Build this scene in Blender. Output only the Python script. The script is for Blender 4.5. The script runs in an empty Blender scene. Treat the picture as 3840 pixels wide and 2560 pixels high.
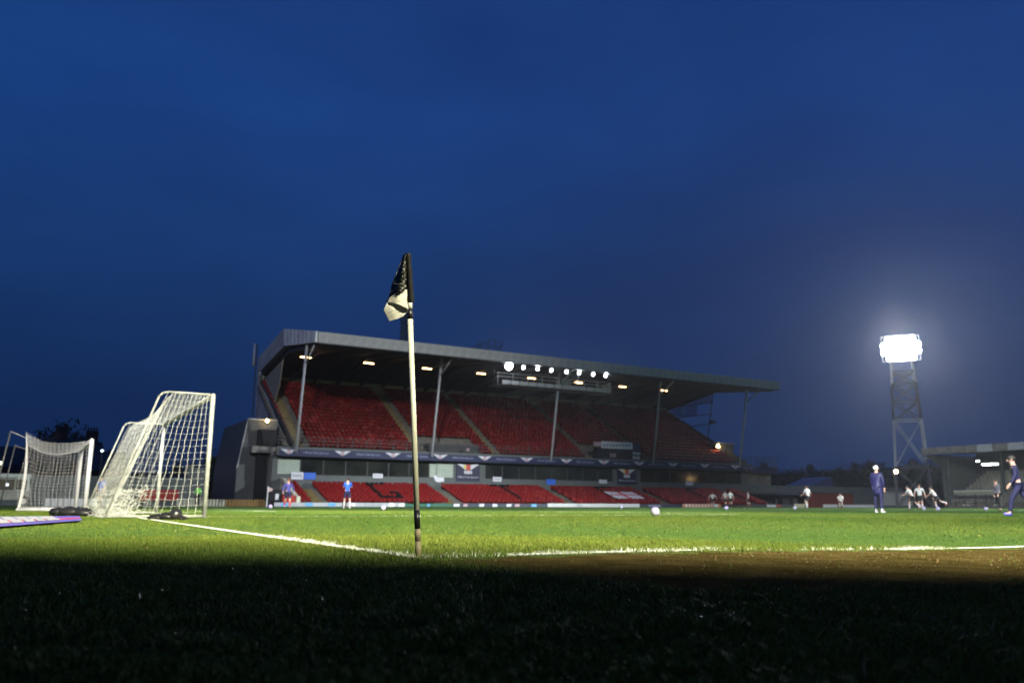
import bpy, bmesh, math, random
import numpy as np
from mathutils import Vector, Matrix
random.seed(7); rng = np.random.default_rng(7)
PI = math.pi
SC = bpy.context.scene
COL = SC.collection

# ------------------------------------------------------------------ camera
FPX, CX, CY = 3043.0, 1920.0, 1280.0
TH = math.atan(610/FPX); ROLL = .0036; AZ = math.radians(30)
CAM = Vector((-1.77, -4.035, .28))
F0 = Vector((math.sin(AZ), math.cos(AZ), 0)); R0 = Vector((math.cos(AZ), -math.sin(AZ), 0))
FW = F0*math.cos(TH) + Vector((0, 0, math.sin(TH)))
U0 = -F0*math.sin(TH) + Vector((0, 0, math.cos(TH)))
RT = R0*math.cos(ROLL) + U0*math.sin(ROLL); UP = -R0*math.sin(ROLL) + U0*math.cos(ROLL)
cam = bpy.data.cameras.new('camera'); camo = bpy.data.objects.new('camera', cam); COL.objects.link(camo)
camo.matrix_world = Matrix(((RT.x, UP.x, -FW.x, CAM.x), (RT.y, UP.y, -FW.y, CAM.y), (RT.z, UP.z, -FW.z, CAM.z), (0, 0, 0, 1)))
cam.sensor_width = 36; cam.lens = 36*FPX/3840; cam.clip_start = .05; cam.clip_end = 3000
cam.dof.use_dof = True; cam.dof.focus_distance = 4.25; cam.dof.aperture_fstop = 3.0
SC.camera = camo

# ------------------------------------------------------------------ dusk sky
W = bpy.data.worlds.new('World'); SC.world = W; W.use_nodes = True
nt = W.node_tree; nt.nodes.clear()
def nd(t, **k):
    n = nt.nodes.new(t)
    for a, b in k.items(): setattr(n, a, b)
    return n
o = nd('ShaderNodeOutputWorld'); bg = nd('ShaderNodeBackground'); tc = nd('ShaderNodeTexCoord')
sp = nd('ShaderNodeSeparateXYZ'); rp = nd('ShaderNodeValToRGB'); nz = nd('ShaderNodeTexNoise'); mp = nd('ShaderNodeMapping')
mx = nd('ShaderNodeMix', data_type='RGBA', blend_type='MULTIPLY'); r2 = nd('ShaderNodeValToRGB')
L = nt.links.new
L(tc.outputs['Generated'], sp.inputs[0]); L(sp.outputs['Z'], rp.inputs[0])
e = rp.color_ramp.elements
e[0].position = 0.0; e[0].color = (.0075, .025, .090, 1)
e[1].position = .62; e[1].color = (.0100, .052, .230, 1)
for p, c in ((.12, (.0075, .030, .115, 1)), (.28, (.0090, .043, .174, 1)), (.45, (.0100, .057, .250, 1))):
    q = e.new(p); q.color = c
mp.inputs['Scale'].default_value = (1, 1, 2.6)
L(tc.outputs['Generated'], mp.inputs[0]); L(mp.outputs[0], nz.inputs['Vector'])
nz.inputs['Scale'].default_value = 2.3; nz.inputs['Detail'].default_value = 4; nz.inputs['Roughness'].default_value = .5
L(nz.outputs[0], r2.inputs[0])
r2.color_ramp.elements[0].position = .3; r2.color_ramp.elements[0].color = (.72, .73, .77, 1)
r2.color_ramp.elements[1].position = .7; r2.color_ramp.elements[1].color = (1.08, 1.07, 1.05, 1)
mx.inputs[0].default_value = 1
L(rp.outputs[0], mx.inputs[6]); L(r2.outputs[0], mx.inputs[7]); L(mx.outputs[2], bg.inputs[0]); L(bg.outputs[0], o.inputs[0])
bg.inputs[1].default_value = .90
SC.view_settings.view_transform = 'Standard'; SC.view_settings.look = 'None'
SC.view_settings.exposure = 0; SC.view_settings.gamma = 1
SC.render.engine = 'CYCLES'
SC.cycles.use_denoising = True
SC.cycles.max_bounces = 5; SC.cycles.volume_bounces = 0; SC.cycles.transparent_max_bounces = 6
SC.cycles.caustics_reflective = False; SC.cycles.caustics_refractive = False
SC.cycles.sample_clamp_indirect = 3

# lamps of the ground: (place, aim, watts, colour, cone degrees, blend, radius)
WARM = (1.0, .94, .68); COOL = (.92, .96, .96)
P_WARM = 1000000; P_COOL = 600000; P_FAR = 95000; P_ROOF = 1600
HAZE = .00021

# ------------------------------------------------------------------ helpers
def ray(px, py):
    return FW + RT*((px-CX)/FPX) - UP*((py-CY)/FPX)
def on(px, py, ax, v):
    d = ray(px, py); return CAM + d*((v-CAM[ax])/d[ax])
def far(px, dist, z=0.0):
    d = ray(px, 1890); d.z = 0; d.normalize(); p = CAM + d*dist; p.z = z; return p
def ground_z(x, y):
    t = min(max((x-1.0)/4.5, 0), 1); t = t*t*(3-2*t)
    g = math.exp(-((y-.0)/3.2)**2)
    return -.065*t*g

def tag(o, label=None, cat=None, group=None, kind=None):
    if label: o['label'] = label
    if cat: o['category'] = cat
    if group: o['group'] = group
    if kind: o['kind'] = kind
    return o
def empty(name, loc, rz=0, label=None, cat=None, group=None):
    o = bpy.data.objects.new(name, None); COL.objects.link(o); o.location = loc; o.rotation_euler = (0, 0, rz)
    o.empty_display_size = .2
    return tag(o, label, cat, group)
def link(name, me, parent=None, m=None, loc=None, rz=0):
    o = bpy.data.objects.new(name, me); COL.objects.link(o)
    if m is not None and not me.materials: me.materials.append(m)
    if loc is not None: o.location = loc
    if rz: o.rotation_euler = (0, 0, rz)
    if parent: o.parent = parent
    return o
def copy_tree(o, parent=None):
    c = o.copy(); COL.objects.link(c)
    if parent: c.parent = parent
    for ch in list(o.children): copy_tree(ch, c)
    return c

class MB:
    """collects shapes into one mesh"""
    def __init__(s): s.v = []; s.f = []; s.mi = []; s.cur = 0
    def add(s, vs, fs):
        b = len(s.v); s.v += [tuple(p) for p in vs]
        s.f += [tuple(b+i for i in q) for q in fs]; s.mi += [s.cur]*len(fs)
        return s
    def box(s, x0, x1, y0, y1, z0, z1):
        vs = [(x, y, z) for z in (z0, z1) for y in (y0, y1) for x in (x0, x1)]
        return s.add(vs, [(0, 2, 3, 1), (4, 5, 7, 6), (0, 1, 5, 4), (2, 6, 7, 3), (0, 4, 6, 2), (1, 3, 7, 5)])
    def bar(s, a, b, w=.05, h=None, n=4, w2=None):
        a = Vector(a); b = Vector(b); d = b-a
        if d.length < 1e-6: return s
        d.normalize(); u = Vector((0, 0, 1)) if abs(d.z) < .9 else Vector((1, 0, 0))
        p = d.cross(u).normalized(); q = p.cross(d).normalized(); h = h or w; w2 = w2 or w; k2 = w2/w
        vs = []
        for c, kk in ((a, 1), (b, k2)):
            for i in range(n):
                t = 2*PI*(i+.5)/n; r = (1/math.cos(PI/n)) if n == 4 else 1
                vs.append(c + p*(math.cos(t)*w/2*r*kk) + q*(math.sin(t)*h/2*r*kk))
        fs = [(i, (i+1) % n, n+(i+1) % n, n+i) for i in range(n)] + [tuple(range(n-1, -1, -1)), tuple(range(n, 2*n))]
        return s.add(vs, fs)
    def path(s, pts, r, n=6):
        for a, b in zip(pts[:-1], pts[1:]): s.bar(a, b, 2*r, n=n)
        return s
    def prism(s, poly, axis, a, b):
        """poly of 2-D points extruded along axis between a and b"""
        n = len(poly)
        def mk(p, t):
            return {0: (t, p[0], p[1]), 1: (p[0], t, p[1]), 2: (p[0], p[1], t)}[axis]
        vs = [mk(p, a) for p in poly] + [mk(p, b) for p in poly]
        return s.add(vs, [tuple(range(n)), tuple(range(2*n-1, n-1, -1))] + [(i, i+n, (i+1) % n+n, (i+1) % n) for i in range(n)])
    def ball(s, c, rx, ry=None, rz=None, seg=12, ring=8):
        ry = ry or rx; rz = rz or rx; vs = []; fs = []
        for j in range(ring+1):
            t = PI*j/ring
            for i in range(seg):
                p = 2*PI*i/seg; vs.append((c[0]+rx*math.sin(t)*math.cos(p), c[1]+ry*math.sin(t)*math.sin(p), c[2]+rz*math.cos(t)))
        for j in range(ring):
            for i in range(seg):
                fs.append((j*seg+i, (j+1)*seg+i, (j+1)*seg+(i+1) % seg, j*seg+(i+1) % seg))
        return s.add(vs, fs)
    def mesh(s, name, mats, smooth=False):
        me = bpy.data.meshes.new(name); me.from_pydata(s.v, [], s.f)
        for m in (mats if isinstance(mats, (list, tuple)) else [mats]):
            if m: me.materials.append(m)
        if any(s.mi): me.polygons.foreach_set('material_index', s.mi)
        if smooth: me.polygons.foreach_set('use_smooth', [True]*len(s.f))
        me.validate(); me.update()
        return me
    def build(s, name, mats, parent=None, smooth=False, loc=None, rz=0):
        return link(name, s.mesh(name, mats, smooth), parent, None, loc, rz)

_m = {}
def mat(name, col, rough=.7, vary=.18, scale=3.0, bump=0, metal=0, spec=.5, emit=None, estr=0):
    if name in _m: return _m[name]
    m = bpy.data.materials.new(name); m.use_nodes = True; t = m.node_tree; b = t.nodes['Principled BSDF']
    b.inputs['Roughness'].default_value = rough; b.inputs['Metallic'].default_value = metal
    b.inputs['Specular IOR Level'].default_value = spec
    c = t.nodes.new('ShaderNodeTexCoord'); n = t.nodes.new('ShaderNodeTexNoise'); r = t.nodes.new('ShaderNodeValToRGB')
    n.inputs['Scale'].default_value = scale; n.inputs['Detail'].default_value = 5
    t.links.new(c.outputs['Object'], n.inputs['Vector']); t.links.new(n.outputs[0], r.inputs[0])
    r.color_ramp.elements[0].position = .3; r.color_ramp.elements[1].position = .7
    r.color_ramp.elements[0].color = (*[x*(1-vary) for x in col], 1)
    r.color_ramp.elements[1].color = (*[min(x*(1+vary), .95) for x in col], 1)
    t.links.new(r.outputs[0], b.inputs['Base Color'])
    if bump:
        q = t.nodes.new('ShaderNodeBump'); q.inputs['Strength'].default_value = bump; q.inputs['Distance'].default_value = .02
        n2 = t.nodes.new('ShaderNodeTexNoise'); n2.inputs['Scale'].default_value = scale*6
        t.links.new(c.outputs['Object'], n2.inputs['Vector']); t.links.new(n2.outputs[0], q.inputs['Height'])
        t.links.new(q.outputs[0], b.inputs['Normal'])
    if emit:
        b.inputs['Emission Color'].default_value = (*emit, 1); b.inputs['Emission Strength'].default_value = estr
    _m[name] = m; return m

M_GREY = mat('grey_cladding', (.40, .40, .38), .5, .28, .5, .1)
M_LIGHTCLAD = mat('light_cladding', (.60, .61, .62), .45, .2, .6, .1)
M_DARK = mat('dark_steel', (.035, .037, .04), .6)
M_STEEL = mat('painted_steel', (.42, .43, .46), .45, .12)
M_CONC = mat('concrete', (.20, .19, .17), .85, .25, 2, .3)
M_CONCD = mat('stained_concrete', (.13, .12, .10), .85, .3, 2, .3)
M_AISLE = mat('aisle_concrete', (.17, .125, .045), .85, .3, 2, .3)
M_RED = mat('red_seat_plastic', (.15, .005, .005), .5, .25, .6, spec=.2)
M_RED2 = mat('faded_red_seat_plastic', (.21, .020, .018), .6, .3, .6, spec=.2)
M_BLACK = mat('black_plastic', (.012, .012, .013), .35, .2)
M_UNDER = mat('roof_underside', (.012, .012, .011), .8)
M_KHAKI = mat('khaki_lining', (.26, .24, .18), .7, .15, 1.5)
M_GLASS = mat('dark_window_glass', (.018, .02, .016), .12, .6, .35)
M_PALE = mat('pale_blind', (.32, .38, .32), .7, .1)
M_NAVY = mat('navy_banner', (.010, .015, .06), .6, .15)
M_WHITE = mat('white_print', (.62, .63, .68), .6, .12, 6)
M_WHITEP = mat('white_paint', (.78, .78, .76), .4, .08, 8)
M_PINKW = mat('pinkish_print', (.45, .30, .34), .6, .2, 6)
M_YEL = mat('yellow_print', (.65, .55, .12), .6)
M_BLUE = mat('blue_sign', (.03, .12, .55), .5, .1)
M_WALL = mat('grey_wall_paint', (.085, .096, .096), .75, .15, 1, .1)
M_SKIN = mat('skin', (.50, .30, .22), .55, .1)
M_HAIR = mat('dark_hair', (.03, .02, .015), .6)
M_NETW = mat('white_net_cord', (.42, .42, .47), .7, .05)
M_NETC = mat('cream_net_cord', (.42, .43, .41), .7, .05)
M_BRICK = mat('dark_brick', (.05, .032, .025), .9, .3, 4, .3)
M_ROOFT = mat('slate_roof', (.035, .035, .04), .8, .3, 3, .2)

def lamp(name, loc, aim, watts, col, cone, blend=.5, rad=1.5, parent=None):
    l = bpy.data.lights.new(name, 'SPOT'); l.energy = watts; l.color = col
    l.spot_size = math.radians(cone); l.spot_blend = blend; l.shadow_soft_size = rad
    o = bpy.data.objects.new(name, l); COL.objects.link(o)
    d = Vector(aim)-Vector(loc); o.location = loc; o.rotation_euler = d.to_track_quat('-Z', 'Y').to_euler()
    if parent:
        o.parent = parent; o.matrix_parent_inverse = (Matrix.Translation(parent.location) @ Matrix.Rotation(parent.rotation_euler.z, 4, 'Z')).inverted()
    return o

# ------------------------------------------------------------------ ground
def axis_pts(lo, hi, c, fine, reach):
    pts = [c]
    for sgn, lim in ((1, hi), (-1, lo)):
        p = c; st = fine
        while sgn*(lim-p) > 0:
            p += sgn*st
            if abs(p-c) > reach: st *= 1.35
            pts.append(p if sgn*(lim-p) > 0 else lim)
    return sorted(set(round(p, 3) for p in pts))
xs = axis_pts(-400, 600, 3, .5, 8); ys = axis_pts(-240, 680, 0, .5, 8)
V = [(x, y, ground_z(x, y)) for y in ys for x in xs]; nx = len(xs)
Fc = [(j*nx+i, j*nx+i+1, (j+1)*nx+i+1, (j+1)*nx+i) for j in range(len(ys)-1) for i in range(nx-1)]
gm = bpy.data.meshes.new('ground'); gm.from_pydata(V, [], Fc); gm.polygons.foreach_set('use_smooth', [True]*len(Fc))
ground = link('ground', gm); tag(ground, kind='structure')
m = bpy.data.materials.new('pitch_surface'); m.use_nodes = True; t = m.node_tree; b = t.nodes['Principled BSDF']
def N(tp, **k):
    n = t.nodes.new(tp)
    for a, v in k.items(): setattr(n, a, v)
    return n
def math_(op, a, b_=None):
    n = N('ShaderNodeMath', operation=op)
    for i, q in enumerate((a, b_)):
        if q is None: continue
        if isinstance(q, (int, float)): n.inputs[i].default_value = q
        else: t.links.new(q, n.inputs[i])
    return n.outputs[0]
def sstep(v, a, b_):
    n = N('ShaderNodeMapRange', interpolation_type='SMOOTHSTEP'); t.links.new(v, n.inputs['Value'])
    n.inputs['From Min'].default_value = a; n.inputs['From Max'].default_value = b_; return n.outputs[0]
c = N('ShaderNodeTexCoord'); s = N('ShaderNodeSeparateXYZ'); t.links.new(c.outputs['Object'], s.inputs[0])
def noise(sc, det=4):
    n = N('ShaderNodeTexNoise'); n.inputs['Scale'].default_value = sc; n.inputs['Detail'].default_value = det
    t.links.new(c.outputs['Object'], n.inputs['Vector']); return n.outputs[0]
n1 = noise(.35, 5); n2 = noise(30, 4); n3 = noise(4, 4); n4 = noise(140, 3)
def ramp(v, stops):
    r = N('ShaderNodeValToRGB'); t.links.new(v, r.inputs[0]); el = r.color_ramp.elements
    el[0].position, el[0].color = stops[0][0], (*stops[0][1], 1); el[1].position, el[1].color = stops[-1][0], (*stops[-1][1], 1)
    for p_, c_ in stops[1:-1]: q = el.new(p_); q.color = (*c_, 1)
    return r.outputs[0]
def mix(f, a, b_, bt='MIX'):
    n = N('ShaderNodeMix', data_type='RGBA', blend_type=bt)
    for i, q in ((0, f), (6, a), (7, b_)):
        if isinstance(q, (int, float)): n.inputs[i].default_value = q
        elif isinstance(q, tuple): n.inputs[i].default_value = (*q, 1)
        else: t.links.new(q, n.inputs[i])
    return n.outputs[2]
g = ramp(n1, [(.3, (.062, .120, .036)), (.5, (.074, .130, .038)), (.68, (.092, .132, .038))])
g = mix(.6, g, ramp(n2, [(.3, (.5, .5, .5)), (.7, (1.35, 1.35, 1.3))]), 'MULTIPLY')
d = ramp(n3, [(.25, (.050, .036, .013)), (.5, (.080, .060, .022)), (.75, (.115, .088, .034))])
d = mix(.5, d, ramp(noise(1.3, 5), [(.35, (.6, .7, .5)), (.65, (1.15, 1.1, 1.1))]), 'MULTIPLY')
d = mix(.8, d, ramp(n4, [(.35, (.45, .42, .38)), (.6, (1.2, 1.2, 1.2))]), 'MULTIPLY')
yy = math_('ADD', s.outputs['Y'], math_('MULTIPLY', math_('SUBTRACT', math_('ADD', math_('MULTIPLY', n3, .6), math_('MULTIPLY', n2, .4)), .5), 1.3))
xx = math_('ADD', s.outputs['X'], math_('MULTIPLY', math_('SUBTRACT', n3, .5), 1.2))
k = math_('MULTIPLY', sstep(math_('ADD', yy, math_('MULTIPLY', math_('MAXIMUM', s.outputs['X'], 0), .35)), -2.35, -1.8), math_('SUBTRACT', 1, sstep(yy, -.22, .02)))
k = math_('MULTIPLY', k, sstep(xx, -.5, .3))
k = math_('MULTIPLY', k, math_('SUBTRACT', 1, sstep(s.outputs['X'], 60, 90)))
# beyond the stadium the ground is tarmac and yards
out = math_('MAXIMUM', sstep(s.outputs['Y'], 70.2, 70.4), math_('MAXIMUM', sstep(s.outputs['X'], 104, 104.3), math_('SUBTRACT', 1, sstep(s.outputs['X'], -7.3, -7))))
colr = mix(out, mix(k, g, d), (.05, .05, .05))
t.links.new(colr, b.inputs['Base Color']); b.inputs['Roughness'].default_value = .95; b.inputs['Specular IOR Level'].default_value = .0
bp = N('ShaderNodeBump'); bp.inputs['Strength'].default_value = .8; bp.inputs['Distance'].default_value = .03
t.links.new(math_('ADD', n2, n4), bp.inputs['Height']); t.links.new(bp.outputs[0], b.inputs['Normal'])
gm.materials.append(m)

def dirt_mask(x, y):
    w = .10*np.sin(x*2.3)+.07*np.sin(x*5.1+1)+.05*np.sin(x*11.7)
    a = np.clip((y+2.05+.35*np.clip(x, 0, 9)+w*1.5)/.5, 0, 1)*np.clip((-.04+w*.5-y)/.16, 0, 1)*np.clip((x+.35+w)/.8, 0, 1)
    return a*a*(3-2*a)

M_LINE = mat('line_paint', (.66, .67, .62), .8, .25, 5, .2)
def flat(name, pts, z=.006, group=None):
    mb = MB(); n = len(pts)//2
    for i in range(n-1):
        mb.add([(*pts[2*i], z), (*pts[2*i+1], z), (*pts[2*i+3], z), (*pts[2*i+2], z)], [(0, 1, 2, 3)])
    o_ = mb.build(name, M_LINE); tag(o_, kind='structure'); return o_
def strip(name, a, b_, w=.1, seg=1):
    a = Vector(a); b_ = Vector(b_); d_ = (b_-a); q = Vector((-d_.y, d_.x)).normalized()*w/2; pts = []
    for i in range(seg+1):
        p = a+d_*i/seg; pts += [tuple(p-q), tuple(p+q)]
    return flat(name, pts)
lines = MB()
def lstrip(x0, y0, x1, y1, w=.1):
    a = Vector((x0, y0)); b_ = Vector((x1, y1)); d_ = b_-a; q = Vector((-d_.y, d_.x)).normalized()*w/2
    n = max(1, int(d_.length/1.0))
    for i in range(n):
        p = a+d_*i/n; r = a+d_*(i+1)/n
        lines.add([(*(p-q), ground_z(*p)+.006), (*(p+q), ground_z(*p)+.006), (*(r+q), ground_z(*r)+.006), (*(r-q), ground_z(*r)+.006)], [(3, 2, 1, 0)])
lstrip(0, .055, 0, 68.5, .085); lstrip(4.4, 0, 101, 0)
rr = random.Random(3); x = -.05
while x < 4.4:      # the touchline is worn away in places near the corner
    if rr.random() < (.2 if (x < .5 or 2.1 < x < 3.7) else .85): lstrip(x, rr.uniform(-.012, .012), x+.13, rr.uniform(-.012, .012), rr.uniform(.05, .11))
    x += .13
lstrip(0, 68.5, 101, 68.5); lstrip(101, .055, 101, 68.4)
for sx, x0 in ((1, 0), (-1, 101)):
    lstrip(x0+sx*.06, 14.1, x0+sx*16.5, 14.1); lstrip(x0+sx*.06, 54.4, x0+sx*16.5, 54.4); lstrip(x0+sx*16.55, 14.1, x0+sx*16.55, 54.4)
    lstrip(x0+sx*.06, 25.1, x0+sx*5.5, 25.1); lstrip(x0+sx*.06, 43.4, x0+sx*5.5, 43.4); lstrip(x0+sx*5.55, 25.1, x0+sx*5.55, 43.4)
lstrip(50.5, .06, 50.5, 68.4)
for i in range(48):
    a0 = 2*PI*i/48; a1 = 2*PI*(i+1)/48
    lstrip(50.5+9.15*math.cos(a0), 34.25+9.15*math.sin(a0), 50.5+9.15*math.cos(a1), 34.25+9.15*math.sin(a1))
tag(lines.build('pitch_markings', M_LINE), kind='structure')

# grass blades
def blades(name, n, r0, r1, wk, hk, power=1.0):
    u = rng.random(n); r = r0+(r1-r0)*u**power
    a = AZ + (rng.random(n)-.5)*math.radians(84)
    x = CAM.x + r*np.sin(a) + (rng.random(n)-.5)*.02; y = CAM.y + r*np.cos(a)
    dm = dirt_mask(x, y); keep = rng.random(n) > dm*.965; x, y, r, dm = x[keep], y[keep], r[keep], dm[keep]; n = len(x)
    tt = np.clip((x-1)/4.5, 0, 1); gz = -.065*tt*tt*(3-2*tt)*np.exp(-(y/3.2)**2)
    # clumps
    cl = np.clip(.5+.35*np.sin(x*7.1+2*np.sin(y*5.3))*np.sin(y*8.7+2*np.sin(x*4.1))+.3*np.sin(x*23+3*np.sin(y*17))*np.sin(y*19+1), 0, 1)
    h = (hk*(.45+.75*rng.random(n))*(.45+.95*cl))*(1-.55*dm); w = wk*(.6+.8*rng.random(n))*np.maximum(1, r/7.5)
    th = rng.random(n)*2*PI; ln = (rng.random(n)*1.0+(rng.random(n) < .25)*1.3)*h; la = rng.random(n)*2*PI
    dx, dy = np.cos(th)*w/2, np.sin(th)*w/2; lx, ly = np.cos(la)*ln, np.sin(la)*ln
    P = np.empty((n, 5, 3), np.float32)
    P[:, 0] = np.stack([x-dx, y-dy, gz-.002], 1); P[:, 1] = np.stack([x+dx, y+dy, gz-.002], 1)
    P[:, 2] = np.stack([x+dx*.8+lx*.35, y+dy*.8+ly*.35, gz+h*.6], 1); P[:, 3] = np.stack([x-dx*.8+lx*.35, y-dy*.8+ly*.35, gz+h*.6], 1)
    P[:, 4] = np.stack([x+lx, y+ly, gz+h], 1)
    base = np.arange(n)[:, None]*5
    quad = (base+np.array([0, 1, 2, 3])).astype(np.int32); tri = (base+np.array([3, 2, 4])).astype(np.int32)
    li = np.concatenate([quad.ravel(), tri.ravel()]); ls = np.concatenate([np.arange(n)*4, 4*n+np.arange(n)*3]).astype(np.int32)
    me = bpy.data.meshes.new(name); me.vertices.add(5*n); me.vertices.foreach_set('co', P.ravel())
    me.loops.add(len(li)); me.loops.foreach_set('vertex_index', li); me.polygons.add(2*n); me.polygons.foreach_set('loop_start', ls)
    patch = .5+.5*np.sin(x*.7+1.3*np.sin(y*.5))*np.sin(y*.45+.8)
    v = (.75+.5*rng.random(n))[:, None]
    c0 = np.array([.052, .100, .016]); c1 = np.array([.098, .124, .020]); straw = np.array([.26, .21, .10])
    cc = (c0+(c1-c0)*np.clip(patch+.35*(rng.random(n)-.5), 0, 1)[:, None])*v
    st = rng.random(n) < np.where(r > 6, .012, .03); cc[st] = straw*v[st]
    # painted blades of the lines, worn in places
    wear_t = np.clip(.5+.5*np.sin(x*1.9+.5)+.35*np.sin(x*6.3), 0, 1)
    wt = np.where((x > 2.1) & (x < 3.8), .06+.38*wear_t, .62+.38*wear_t)
    wt = np.where(x < .55, .25, wt)
    lt = (np.abs(y) < .055) & (x > -.1) & (rng.random(n) < wt)
    lg = (np.abs(x) < .047) & (y > -.05) & (rng.random(n) < np.where(y < .5, .5, .93))
    box_ = (np.abs(y-14.1) < .06) & (x > 0) & (x < 16.6); bx2 = (np.abs(x-16.55) < .06) & (y > 14.1)
    box3 = ((np.abs(x-5.55) < .06) & (y > 25.1)) | ((np.abs(y-25.1) < .06) & (x > 0) & (x < 5.6))
    lm = lt | lg | ((box_ | bx2 | box3) & (rng.random(n) < .8))
    cc[lm] = np.array([.68, .69, .62])*(.85+.3*rng.random(n)[lm])[:, None]
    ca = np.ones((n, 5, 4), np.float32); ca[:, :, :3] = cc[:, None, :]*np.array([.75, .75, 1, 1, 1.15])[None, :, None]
    at = me.color_attributes.new('tint', 'FLOAT_COLOR', 'POINT'); at.data.foreach_set('color', ca.ravel())
    me.update(calc_edges=True)
    return me
mg = bpy.data.materials.new('grass_blade'); mg.use_nodes = True; t = mg.node_tree; b = t.nodes['Principled BSDF']
at = t.nodes.new('ShaderNodeAttribute'); at.attribute_name = 'tint'; t.links.new(at.outputs['Color'], b.inputs['Base Color'])
b.inputs['Roughness'].default_value = .6; b.inputs['Specular IOR Level'].default_value = .06
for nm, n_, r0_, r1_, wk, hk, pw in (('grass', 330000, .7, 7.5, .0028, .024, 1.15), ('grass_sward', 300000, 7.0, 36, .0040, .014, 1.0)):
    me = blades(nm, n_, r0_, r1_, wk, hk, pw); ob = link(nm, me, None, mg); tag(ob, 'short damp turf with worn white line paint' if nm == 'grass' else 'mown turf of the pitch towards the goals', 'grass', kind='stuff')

md = mat('dewy_blade', (.04, .09, .02), .16, .3)
me = blades('dewy_grass', 16000, 1.7, 5.0, .0013, .028, 1.0); me.color_attributes.remove(me.color_attributes[0]); tag(link('dewy_grass', me, None, md), 'wet glinting grass blades in the dark foreground', 'grass', kind='stuff')
# crumbs of soil on the worn strip
mb = MB(); rr = random.Random(5)
for _ in range(8000):
    x = rr.uniform(-.3, 7.5); y = rr.uniform(-3.2, .0)
    if dirt_mask(np.array([x]), np.array([y]))[0] < rr.random()*.8+.15: continue
    r_ = .002+.008*rr.random()**3; z = ground_z(x, y); a = rr.random()*6
    vs = [(x+r_*math.cos(a+q*2.1)*rr.uniform(.7, 1.4), y+r_*math.sin(a+q*2.1)*rr.uniform(.7, 1.4), z-.001) for q in range(3)]+[(x, y, z+r_*rr.uniform(.5, 1.1))]
    mb.add(vs, [(0, 1, 3), (1, 2, 3), (2, 0, 3)])
tag(mb.build('soil_crumbs', mat('soil', (.080, .052, .014), .9, .4, 40)), 'loose soil crumbs on the worn brown strip outside the touchline', 'soil', kind='stuff')
# thin haze added round the whole place, standing in for lens glow
hz_ = MB().box(-415, 615, -255, 695, -1.0, 33.0).build('haze', None); hz_.data.materials.clear(); tag(hz_, kind='stuff')
hm = bpy.data.materials.new('glow_haze'); hm.use_nodes = True; ht = hm.node_tree; ht.nodes.clear()
ho = ht.nodes.new('ShaderNodeOutputMaterial'); hv = ht.nodes.new('ShaderNodeVolumePrincipled'); hv.inputs['Density'].default_value = HAZE
hv.inputs['Anisotropy'].default_value = .7; hv.inputs['Color'].default_value = (.9, .92, 1, 1); ht.links.new(hv.outputs[0], ho.inputs['Volume']); hz_.data.materials.append(hm)

# ------------------------------------------------------------------ corner flag
fl = empty('corner_flag', (0, 0, 0), 0, 'corner flag, black and white cloth on a white pole with black bands', 'corner flag')
top = Vector((-.086, .049, 1.60)); ax = top.normalized()
def pp(t_): return top*t_
def seg(name, t0, t1, r, m_, n=20):
    mb = MB(); mb.bar(pp(t0), pp(t1), 2*r, n=n); o_ = mb.build(name, m_, fl)
    for p in o_.data.polygons: p.use_smooth = len(p.vertices) == 4
    return o_
M_POLE = mat('ivory_pole_plastic', (.38, .38, .30), .35, .08, 5)
M_POLED = mat('muddy_pole_plastic', (.23, .19, .11), .6, .3, 14, .1)
M_TAPE = mat('black_tape', (.010, .010, .011), .3)
seg('pole', .095, .80, .0150, M_POLE); seg('pole_foot', 0, .055, .0155, M_POLED); seg('pole_foot', .055, .0951, .0152, M_POLED)
seg('tape_band', .0955, .155, .0158, M_TAPE); seg('tape_band', .802, .838, .0160, M_TAPE); seg('collar', .838, .87, .0146, M_POLE)
for t_, aa in ((.19, 2.6), (.075, 2.4)):
    d_ = (R0*math.cos(aa)-F0*math.sin(abs(aa)-1.2)).normalized()*.0135
    MB().ball(pp(t_)+Vector((d_.x, d_.y, 0)), .0035, seg=8, ring=6).build('screw', mat('rust', (.12, .04, .01), .8), fl)
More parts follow.
